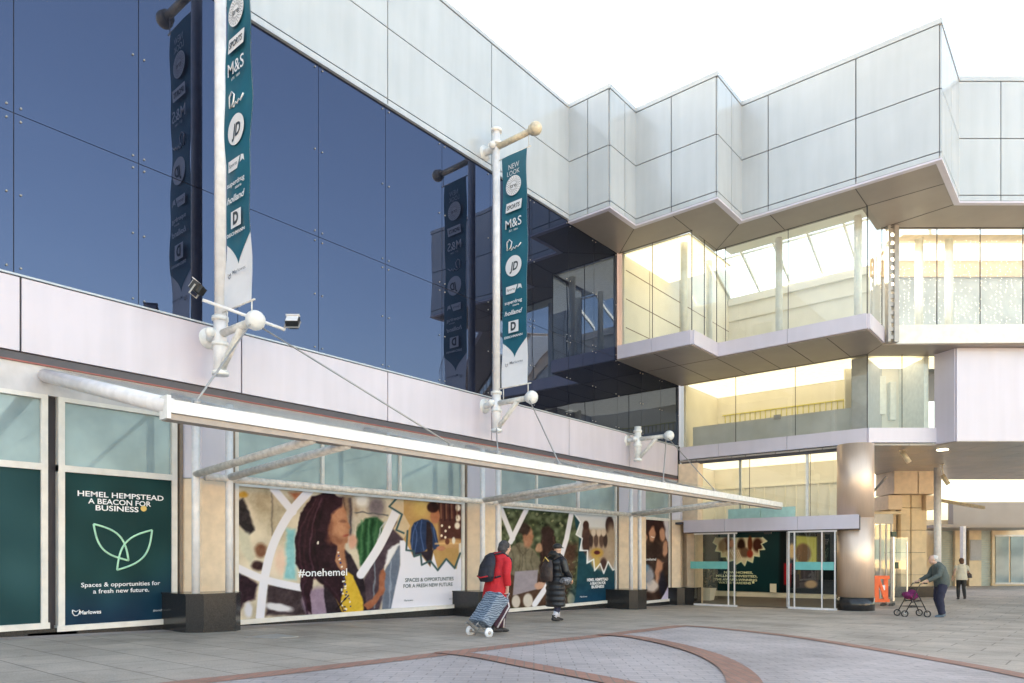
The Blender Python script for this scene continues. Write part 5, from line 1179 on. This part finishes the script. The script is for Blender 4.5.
def loc_build(mb, name, mtl, parent):
    me = bpy.data.meshes.new(name); me.from_pydata([tuple(p) for p in mb.v], [], mb.f)
    for x in (mtl if isinstance(mtl, (list, tuple)) else [mtl]): me.materials.append(MATS[x])
    me.polygons.foreach_set('material_index', mb.m); me.polygons.foreach_set('use_smooth', mb.sm)
    o = bpy.data.objects.new(name, me); C.objects.link(o); o.parent = parent; return o
V3 = Vector
def hand(mb, wrist, dirn, side, curl=.9, s=1.):
    """palm, four unequal fingers bent in two places, thumb from the side of the palm"""
    d = V3(dirn).normalized(); up = V3((0, 0, 1)) if abs(d.z) < .8 else V3((0, 1, 0))
    lat = d.cross(up).normalized(); pn = lat.cross(d).normalized()*(1)      # pn: back of hand direction
    w = V3(wrist)
    mb.tube([w-d*.02, w+d*.03*s, w+d*.085*s], [.024*s, .036*s, .038*s], 10, True, [.018*s, .018*s, .016*s])
    for i, L in enumerate((.068, .078, .072, .056)):
        b = w+d*.075*s+lat*(-.028+.0185*i)*s
        c1 = d*math.cos(curl*.5)-pn*math.sin(curl*.5); c2 = d*math.cos(curl*1.3)-pn*math.sin(curl*1.3); c3 = d*math.cos(curl*2)-pn*math.sin(curl*2)
        p1 = b+c1*L*.45*s; p2 = p1+c2*L*.32*s; p3 = p2+c3*L*.25*s
        mb.tube([b-d*.01, b, p1, p2, p3], [.0095*s, .0095*s, .009*s, .0083*s, .006*s], 8)
    b = w+d*.03*s-lat*.030*s*side; p1 = b+(d*.6-lat*side*.7-pn*.4).normalized()*.04*s; p2 = p1+(d*.9-pn*.5).normalized()*.03*s
    mb.tube([b, p1, p2], [.012*s, .0105*s, .008*s], 8)
def head(mb, c, f, s=1., nose=True):
    """skull, jaw, nose, brow, lips and ears; f = unit facing"""
    c = V3(c); f = V3(f).normalized(); l = f.cross(V3((0, 0, 1))).normalized(); u = l.cross(f).normalized()
    def E(off, rx, ry, rz):
        t_ = MB(lambda a, b, cc: tuple(c+l*(off[0]+a)*s+f*(off[1]+b)*s+u*(off[2]+cc)*s)); t_.ball((0, 0, 0), rx, ry, rz, 16, 10); mb.add(t_.v, t_.f, True)
    E((0, -.01, .03), .077, .095, .09); E((0, .025, -.045), .058, .062, .065); E((0, .07, -.085), .025, .02, .02)
    E((0, .095, -.01), .012, .018, .022); E((0, .082, .022), .05, .014, .010); E((0, .082, -.052), .022, .012, .008)
    for q in (-1, 1): E((q*.078, -.005, -.005), .009, .018, .028); E((q*.03, .079, .006), .013, .010, .008)
def person(name_label, base, face, build):
    """build(root) makes parts in local space: +y forward, z up from the feet"""
    t = thing('person', name_label, 'person', base, None)
    t.rotation_euler = (0, 0, math.atan2(face[1], face[0])-math.pi/2)
    build(t); return t
def trunk(mb, pel, chest, neck, wp, wc, dpth=1.):
    pel, chest, neck = V3(pel), V3(chest), V3(neck)
    mid = (pel+chest)/2
    mb.tube([pel-V3((0, 0, .10)), pel, mid, chest, chest+(neck-chest)*.55, neck], [wp*.8, wp, wp*.88, wc, wc*.75, .06], 16, True, [.10*dpth, .125*dpth, .105*dpth, .125*dpth, .09*dpth, .06])
def eyes(root, c, f, s=1.):
    mb = MB(); c = V3(c); f = V3(f).normalized(); l = f.cross(V3((0, 0, 1))).normalized()
    for q in (-1, 1): p = c+l*q*.030*s+f*.088*s+V3((0, 0, .006)); mb.ball(tuple(p), .008*s)
    loc_build(mb, 'eyes', 'black', root)
mat('skin_light', (.62, .38, .29), .5); mat('skin_tan', (.5, .3, .22), .5)
mat('red_coat', (.52, .012, .022), .75, 0, .1, 9, .3, 30); mat('maroon', (.05, .012, .03), .7); mat('pack_black', (.014, .015, .026), .7, 0, .2, 8, .3, 25); mat('navy_cloth', (.02, .022, .05), .8, 0, .2, 8, .3, 25)
mat('white_stripe', (.7, .66, .7), .7); mat('hair_grey', (.05, .046, .05), .8, 0, .3, 30, .5, 60); mat('hair_white', (.62, .60, .58), .8, 0, .15, 30, .4, 60); mat('hair_brown', (.10, .045, .025), .7, 0, .3, 30, .4, 60)
mat('puffer', (.014, .014, .018), .35, 0, .3, 12); mat('bag_brown', (.045, .028, .026), .6, 0, .3, 14); mat('sock', (.6, .58, .64), .8)
mat('jacket_green', (.085, .105, .098), .8, 0, .12, 10, .3, 25); mat('cream_cloth', (.62, .58, .48), .8, 0, .08, 10, .3, 25); mat('shoe_dark', (.02, .017, .02), .5); mat('shoe_blue', (.10, .15, .20), .6)
mat('purple_cloth', (.20, .015, .10), .8, 0, .4, 18)
def legs(mb, L, r=(.095, .062, .045)):
    for hip, knee, ank in L: mb.tube([hip, (V3(hip)+V3(knee))/2, knee, (V3(knee)*.6+V3(ank)*.4), ank], [r[0], r[0]*.88, r[1], r[1]*1.02, r[2]], 12)
def shoe(mb, ank, s=1., toe=.0):
    a = V3(ank); mb.tube([a+V3((0, -.07, -.045)), a+V3((0, -.05, -.04)), a+V3((0, .04, -.05)), a+V3((0, .14, -.065)), a+V3((0, .185, -.07))], [.02*s, .042*s, .045*s, .042*s, .018*s], 12, True, [.02*s, .036*s, .036*s, .026*s, .014*s]); mb.tube([a+V3((0, 0, .05)), a+V3((0, 0, -.04))], [.048*s, .045*s], 12)

def shoes_(t, A, s, m):
    for a in A: sh = MB(); shoe(sh, a, s); remesh(sh, 'shoe', m, .008, t, 1)
# --- woman in the red coat, bent forward, pulling a trolley behind her
def red(t):
    hd = (0, .20, 1.46); f = V3((.1, 1, -.35)).normalized()
    b = MB(); head(b, hd, f, .98); b.tube([(0, .10, 1.28), (0, .17, 1.40)], [.055, .05], 12)
    trunk(b, (0, -.03, .86), (0, .04, 1.18), (0, .12, 1.34), .15, .17)
    hipL, kL, aL = (-.08, 0, .84), (-.09, .20, .50), (-.09, .17, .10); hipR, kR, aR = (.08, 0, .84), (.09, .12, .47), (.09, -.10, .12)
    aR = (.09, -.14, .13)
    legs(b, [(hipL, kL, aL), (hipR, kR, aR)])
    b.tube([(-.17, .06, 1.26), (-.22, .05, 1.02), (-.20, .18, .82)], [.05, .042, .03], 10); hand(b, (-.20, .19, .80), (.1, .5, -.8), -1)
    b.tube([(.17, .06, 1.26), (.24, -.02, 1.02), (.24, .02, .80)], [.05, .042, .03], 10); hand(b, (.24, .02, .79), (0, -.15, -1), 1, 1.1)
    remesh(b, 'body', 'skin_light', .008, t)
    c = MB(); c.tube([(0, -.06, .56), (0, -.05, .72), (0, -.03, .90), (0, .02, 1.10), (0, .05, 1.22), (0, .10, 1.33), (0, .13, 1.37)], [.235, .225, .20, .195, .205, .13, .07], 20, True, [.19, .18, .165, .155, .15, .11, .07])
    for q, e, w in ((-1, (-.24, .05, 1.02), (-.215, .17, .84)), (1, (.26, -.02, 1.02), (.25, .02, .83))): c.tube([(q*.15, .06, 1.27), (q*.21, .05, 1.2), e, w], [.075, .078, .068, .058], 12)
    c.tube([(0, -.02, 1.28), (0, .03, 1.38)], [.11, .08], 12, True, [.08, .05])
    remesh(c, 'coat', 'red_coat', .012, t, 3, .022, 9)
    p = MB(); legs(p, [(hipL, kL, aL), (hipR, kR, aR)], (.11, .085, .075)); remesh(p, 'trousers', 'maroon', .012, t, 2, .012, 14)
    for hip, k, a in ((hipL, kL, aL), (hipR, kR, aR)):
        q = 1; s = MB()
        s.tube([tuple((V3(hip)+V3(k))/2+V3((.088*q, 0, 0))), tuple(V3(k)+V3((.082*q, 0, 0))), tuple(V3(a)+V3((.07*q, 0, 0)))], .016, 6)
        loc_build(s, 'stripe', 'white_stripe', t)
    h = MB(); h.ball((0, .165, 1.50), .095, .105, .098, 16, 10); h.ball((0, .12, 1.44), .085, .08, .09, 14, 8); remesh(h, 'hair', 'hair_grey', .01, t, 1, .012, 40)
    shoes_(t, (aL, aR), 1.1, 'shoe_dark')
p_ = gp(497, 634); rp = person('stooped woman in a red coat and dark trousers with a white side stripe, walking away', p_, (.12, 1), red)
# rucksack
bp = thing('rucksack', 'dark navy rucksack worn on the red coat', 'rucksack', (p_[0], p_[1], p_[2])); bp.rotation_euler = rp.rotation_euler
mb = MB(); mb.tube([(0, -.24, .90), (0, -.25, .98), (0, -.22, 1.15), (0, -.15, 1.30), (0, -.11, 1.36)], [.13, .175, .17, .12, .05], 16, True, [.07, .10, .10, .08, .04]); mb.tube([(0, -.33, .96), (0, -.31, 1.1)], [.10, .09], 12, True, [.04, .04]); remesh(mb, 'pack', 'pack_black', .01, bp, 2, .015, 12)
mb = MB(); mb.tube([(-.13, -.33, .99), (0, -.375, .965), (.13, -.33, .99)], .012, 6); loc_build(mb, 'trim', 'red_coat', bp)
mb = MB()
for q in (-1, 1): mb = MB(); mb.tube([(q*.07, -.12, 1.35), (q*.10, .05, 1.385), (q*.14, .20, 1.27), (q*.15, .19, 1.12), (q*.17, .0, 1.0), (q*.15, -.17, .97)], .018, 6); loc_build(mb, 'strap', 'pack_black', bp)
# trolley
zeb = bpy.data.materials.new('zebra'); zeb.use_nodes = True; tt = zeb.node_tree; bb = tt.nodes['Principled BSDF']; setp(bb, Roughness=.6)
wv = tt.nodes.new('ShaderNodeTexWave'); wv.inputs['Scale'].default_value = 9; wv.inputs['Distortion'].default_value = 9; wv.inputs['Detail'].default_value = 2; wv.bands_direction = 'Z'
rr = tt.nodes.new('ShaderNodeValToRGB'); rr.color_ramp.elements[0].color = (.06, .10, .16, 1); rr.color_ramp.elements[1].color = (.25, .31, .39, 1); rr.color_ramp.elements[0].position = .4; rr.color_ramp.elements[1].position = .6
tcn = tt.nodes.new('ShaderNodeTexCoord'); tt.links.new(tcn.outputs['Object'], wv.inputs[0]); tt.links.new(wv.outputs[0], rr.inputs[0]); tt.links.new(rr.outputs[0], bb.inputs['Base Color']); MATS['zebra'] = zeb
tr = thing('shopping_trolley', 'two wheeled shopping trolley bag in blue zebra print, pulled by the woman in red', 'trolley', (p_[0], p_[1], p_[2])); tr.rotation_euler = rp.rotation_euler
# local frame: axle behind the walker; leans towards the hand
ax = V3((.12, -.50, .085)); hd_ = V3((.25, .0, .78)); dr = (hd_-ax).normalized(); sd_ = V3((1, 0, 0)); nb = dr.cross(sd_).normalized()
mb = MB(lambda a, b, c: tuple(ax+sd_*a+nb*b+dr*c)); mb.prism([(-.17, -.20), (.17, -.20), (.19, -.14), (.19, .02), (.15, .06), (-.15, .06), (-.19, .02), (-.19, -.14)], .10, .62); mb.prism([(-.18, -.21), (.18, -.21), (.2, -.14), (.2, .03), (-.2, .03), (-.2, -.14)], .55, .66); remesh(mb, 'bag', 'zebra', .014, tr, 3, .04, 5)
mb = MB(lambda a, b, c: tuple(ax+sd_*a+nb*b+dr*c))
for q in (-.13, .13): mb.tube([(q, .05, -.05), (q*.5, .05, .80)], .010, 8)
mb.tube([(-.065, .05, .80), (.065, .05, .80)], .013, 8); mb.tube([(-.22, .03, 0), (.22, .03, 0)], .011, 8); mb.tube([(-.13, .05, .03), (-.13, -.22, .03), (.13, -.22, .03), (.13, .05, .03)], .009, 8); mb.tube([(-.14, -.22, .05), (-.14, -.23, -.02)], .009, 6); mb.tube([(.14, -.22, .05), (.14, -.23, -.02)], .009, 6)
loc_build(mb, 'frame', 'galv', tr)
for q in (-.235, .235):
    mb = MB(); c0 = ax+V3((q, 0, 0)); mb.tube([c0-V3((.014, 0, 0)), c0+V3((.014, 0, 0))], .082, 20); w_o = loc_build(mb, 'wheel', 'print_white', tr)
    mb = MB(); mb.tube([c0-V3((.022, 0, 0)), c0+V3((.022, 0, 0))], .03, 12); loc_build(mb, 'hub', 'galv', w_o)

# --- person in the long black quilted coat
def blk(t):
    f = V3((-.15, 1, -.12)).normalized(); hd = (0, .06, 1.58)
    b = MB(); head(b, hd, f); b.tube([(0, .0, 1.40), (0, .04, 1.52)], [.055, .05], 12); trunk(b, (0, 0, .92), (0, 0, 1.28), (0, .01, 1.44), .15, .18)
    L = [((-.09, 0, .90), (-.10, .14, .50), (-.10, .04, .10)), ((.09, 0, .90), (.10, .10, .50), (.10, -.20, .14))]
    L = [((-.09, 0, .90), (-.10, .14, .50), (-.10, .16, .10)), ((.09, 0, .90), (.10, .05, .50), (.10, -.17, .12))]
    legs(b, L)
    for q, e, w in ((-1, (-.25, -.06, 1.12), (-.22, .12, .92)), (1, (.25, .02, 1.12), (.24, .20, .95))): b.tube([(q*.18, 0, 1.38), e, w], [.05, .042, .03], 10); hand(b, w, (0, .5, -.6), q)
    remesh(b, 'body', 'skin_light', .008, t)
    c = MB(); pr = [(.34, .23), (.39, .245), (.44, .225), (.50, .25), (.56, .225), (.62, .245), (.68, .22), (.75, .24), (.81, .215), (.88, .235), (.95, .205), (1.02, .225), (1.08, .20), (1.16, .225), (1.22, .205), (1.30, .225), (1.36, .20), (1.43, .13), (1.49, .10)]
    c.tube([(0, .0 if z > .9 else -.02, z) for z, r in pr], [r for z, r in pr], 22, True, [r*.8 for z, r in pr])
    for q, e, w in ((-1, (-.26, -.06, 1.12), (-.23, .10, .95)), (1, (.27, .02, 1.12), (.255, .18, .97))): c.tube([(q*.15, 0, 1.39), (q*.22, 0, 1.32), e, w], [.08, .085, .075, .065], 12)
    remesh(c, 'quilted_coat', 'puffer', .012, t, 1)
    h = MB(); h.tube([(0, -.06, 1.42), (0, -.10, 1.50), (0, -.09, 1.56)], [.14, .13, .06], 14, True, [.08, .07, .04]); h.tube([(-.11, .04, 1.46), (0, -.09, 1.47), (.11, .04, 1.46)], .05, 10); remesh(h, 'fur_hood', 'black', .012, t, 1, .03, 40)
    k = MB(); k.ball((0, .045, 1.655), .10, .115, .075, 16, 8); k.tube([(0, .10, 1.64), (0, .21, 1.625)], [.08, .06], 14, True, [.012, .008]); remesh(k, 'flat_cap', 'black', .008, t, 1)
    p = MB(); legs(p, [((L[i][0]), L[i][1], tuple(V3(L[i][1])*.25+V3(L[i][2])*.75)) for i in (0, 1)], (.10, .075, .062)); remesh(p, 'leggings', 'navy_cloth', .012, t)
    for hip, kn, a in L: s = MB(); s.tube([tuple(V3(kn)*.40+V3(a)*.60), a], [.062, .056], 12); loc_build(s, 'sock', 'sock', t)
    shoes_(t, [a for _, _, a in L], 1.05, 'shoe_dark')
q_ = gp(556, 622); kp = person('person in a flat black cap and long black quilted coat, white socks, walking away', q_, (.10, 1), blk)
bg_ = thing('rucksack', 'dark brown rucksack on the back of the black quilted coat', 'rucksack', q_); bg_.rotation_euler = kp.rotation_euler
mb = MB(); mb.tube([(-.02, -.28, .90), (-.02, -.29, 1.0), (-.02, -.27, 1.2), (-.02, -.22, 1.36)], [.15, .17, .16, .09], 14, True, [.08, .10, .10, .06]); remesh(mb, 'pack', 'bag_brown', .01, bg_, 2, .02, 10)
mb = MB(); mb.tube([(-.10, -.30, 1.33), (-.02, -.33, 1.42), (.06, -.30, 1.33)], .014, 6); loc_build(mb, 'handle', 'ochre', bg_)
mb = MB(); mb.tube([(.10, -.18, 1.38), (.13, .04, 1.47), (.14, .17, 1.3), (.18, .10, 1.1)], .018, 6); loc_build(mb, 'strap', 'bag_brown', bg_); mb = MB(); mb.tube([(-.13, -.18, 1.38), (-.13, .04, 1.47), (-.14, .17, 1.3)], .018, 6); loc_build(mb, 'strap', 'bag_brown', bg_)
hb = thing('handbag', 'small grey patterned shoulder bag at the hip of the black quilted coat', 'handbag', q_); hb.rotation_euler = kp.rotation_euler
mat('pattern_grey', (.16, .16, .18), .6, 0, .9, 24)
mb = MB(); mb.tube([(.28, -.12, .92), (.29, .0, .90), (.28, .14, .94)], [.08, .11, .07], 12, True, [.06, .09, .05]); remesh(mb, 'pouch', 'pattern_grey', .01, hb, 2, .02, 14)
mb = MB(); mb.tube([(.29, -.10, .98), (.20, -.10, 1.2), (.10, .0, 1.50), (.24, .12, 1.2), (.29, .10, .98)], .012, 6); loc_build(mb, 'strap', 'black', hb)

# --- old man with the walking frame, facing left
def old(t):
    f = V3((0, 1, -.25)).normalized(); hd = (0, .20, 1.60)
    b = MB(); head(b, hd, f, 1.02); b.tube([(0, .08, 1.42), (0, .16, 1.54)], [.06, .055], 12); trunk(b, (0, -.04, .95), (0, .02, 1.30), (0, .09, 1.46), .17, .19, 1.15)
    L = [((-.10, -.03, .92), (-.11, .06, .50), (-.11, .0, .09)), ((.10, -.03, .92), (.11, .02, .50), (.11, -.12, .09))]
    legs(b, L, (.10, .066, .048))
    for q in (-1, 1): b.tube([(q*.20, .08, 1.39), (q*.27, .16, 1.16), (q*.25, .46, 1.00)], [.052, .045, .032], 10); hand(b, (q*.25, .47, .995), (0, 1, -.2), q, 1.1)
    remesh(b, 'body', 'skin_light', .008, t)
    c = MB(); c.tube([(0, -.05, .84), (0, -.05, .92), (0, -.04, 1.05), (0, .0, 1.22), (0, .03, 1.36), (0, .08, 1.46), (0, .11, 1.51)], [.205, .225, .235, .23, .22, .14, .08], 20, True, [.175, .19, .20, .185, .155, .12, .08])
    for q in (-1, 1): c.tube([(q*.17, .06, 1.40), (q*.24, .09, 1.33), (q*.285, .16, 1.15), (q*.255, .42, 1.015)], [.08, .085, .075, .055], 12)
    remesh(c, 'jacket', 'jacket_green', .012, t, 3, .022, 9)
    p = MB(); legs(p, [(a, k, tuple(V3(x)+V3((0, 0, -.01)))) for a, k, x in L], (.135, .105, .085)); p.ball((0, -.05, .92), .19, .16, .14); remesh(p, 'trousers', 'navy_cloth', .012, t, 2, .02, 10)
    h = MB(); h.tube([(0, .10, 1.62), (0, .17, 1.66)], [.085, .088], 16, True, [.09, .06]); h.ball((0, .15, 1.645), .086, .098, .08, 16, 10); remesh(h, 'hair', 'hair_white', .009, t, 1, .008, 40)
    shoes_(t, [a for _, _, a in L], 1.15, 'shoe_blue')
q_ = gp(940, 617); fw = V3(XD(-1, .12)); om = person('white haired man in a grey green jacket and navy trousers pushing a walking frame', q_, (fw.x, fw.y), old)
rl = thing('walking_frame', 'black four wheeled walking frame held by the white haired man', 'walking frame', q_); rl.rotation_euler = om.rotation_euler
mb = MB()
for q in (-1, 1):
    x = q*.25
    mb.tube([(x, .50, .94), (x, .62, .93), (x, .70, .78), (x, .86, .42), (x, 1.02, .12)], .014, 8); mb.tube([(x, .72, .72), (x, .52, .30), (x, .44, .12)], .014, 8); mb.tube([(x, .60, .46), (x, .86, .42)], .012, 8); mb.tube([(x, .50, .30), (x, .92, .28)], .010, 8)
mb.tube([(-.25, .84, .46), (.25, .84, .46)], .012, 8); mb.tube([(-.25, .60, .46), (.25, .60, .46)], .012, 8); mb.tube([(-.25, .52, .30), (.25, .92, .28)], .008, 6); mb.tube([(.25, .52, .30), (-.25, .92, .28)], .008, 6); mb.tube([(-.25, .70, .78), (0, .80, .80), (.25, .70, .78)], .012, 8)
loc_build(mb, 'frame', 'black', rl)
for q in (-1, 1):
    mb = MB(); mb.tube([(q*.25, .44, .945), (q*.25, .57, .945)], .02, 8); loc_build(mb, 'grip', 'black', rl)
    for y in (1.03, .44):
        mb = MB(); n_ = 24; vs = []; c0 = V3((q*.25, y, .10))
        mb.tube([c0+V3((0, .082*math.cos(2*math.pi*i/20), .082*math.sin(2*math.pi*i/20))) for i in range(21)], .017, 6); w_o = loc_build(mb, 'wheel', 'black', rl)
        mb = MB(); mb.tube([c0-V3((.02, 0, 0)), c0+V3((.02, 0, 0))], .028, 10)
        for k in range(5): a = 2*math.pi*k/5; mb.tube([c0, c0+V3((0, .075*math.cos(a), .075*math.sin(a)))], .008, 5)
        loc_build(mb, 'hub', 'galv', w_o)
bgp = thing('cloth_bag', 'purple and black patterned bag lying on the walking frame seat', 'bag', q_); bgp.rotation_euler = om.rotation_euler
mb = MB(); mb.tube([(-.16, .74, .60), (0, .73, .62), (.16, .74, .60)], [.10, .14, .10], 14, True, [.10, .15, .10]); mb.ball((0, .88, .60), .18, .10, .10); remesh(mb, 'sack', 'purple_cloth', .012, bgp, 2, .06, 9)

# --- woman in the cream jacket, far right
def far(t):
    f = V3((0, 1, 0)); b = MB(); head(b, (0, .03, 1.52), f, .96); b.tube([(0, 0, 1.36), (0, .02, 1.46)], [.05, .045], 10); trunk(b, (0, 0, .90), (0, 0, 1.24), (0, .01, 1.39), .15, .17)
    L = [((-.08, 0, .88), (-.09, .12, .48), (-.09, .10, .09)), ((.08, 0, .88), (.08, .02, .47), (.08, -.18, .12))]; legs(b, L, (.09, .058, .042))
    b.tube([(-.17, 0, 1.33), (-.25, -.06, 1.10), (-.30, .04, .88)], [.045, .04, .028], 10); hand(b, (-.30, .04, .87), (0, .2, -1), -1)
    b.tube([(.17, 0, 1.33), (.23, .02, 1.10), (.22, .10, .88)], [.045, .04, .028], 10); hand(b, (.22, .10, .87), (0, .2, -1), 1)
    remesh(b, 'body', 'skin_tan', .008, t)
    c = MB(); c.tube([(0, 0, .78), (0, 0, .90), (0, 0, 1.05), (0, 0, 1.24), (0, 0, 1.35), (0, .01, 1.42)], [.21, .205, .185, .19, .15, .07], 18, True, [.16, .155, .14, .14, .11, .07])
    for q in (-1, 1): c.tube([(q*.14, 0, 1.34), (q*.19, 0, 1.28), (q*.23, 0, 1.14)], [.07, .07, .06], 12)
    remesh(c, 'jacket', 'cream_cloth', .012, t, 2, .018, 10)
    p = MB(); legs(p, L, (.10, .07, .055)); remesh(p, 'leggings', 'black', .012, t)
    h = MB(); h.ball((0, .0, 1.55), .092, .10, .10, 16, 10); h.ball((0, -.05, 1.48), .08, .06, .09); remesh(h, 'hair', 'hair_brown', .01, t, 1, .012, 30)
    shoes_(t, [a for _, _, a in L], 1., 'bag_brown')
q_ = dp(961.5, 596.5, 28.2); q_ = (q_[0], q_[1], gz(q_[0], q_[1])); fw = V3(XD(.35, .9)); fp = person('brown haired woman in a sleeveless cream jacket walking away at the far right', q_, (fw.x, fw.y), far)
hb = thing('handbag', 'brown handbag at the right side of the cream jacket', 'handbag', q_); hb.rotation_euler = fp.rotation_euler
mb = MB(); mb.tube([(.26, -.02, .86), (.26, .0, 1.0), (.26, .02, 1.06)], [.10, .09, .03], 12, True, [.05, .05, .02]); remesh(mb, 'pouch', 'bag_brown', .01, hb, 1)
mb = MB(); mb.tube([(.26, -.06, 1.05), (.12, -.04, 1.38), (.26, .08, 1.05)], .01, 6); loc_build(mb, 'strap', 'bag_brown', hb)
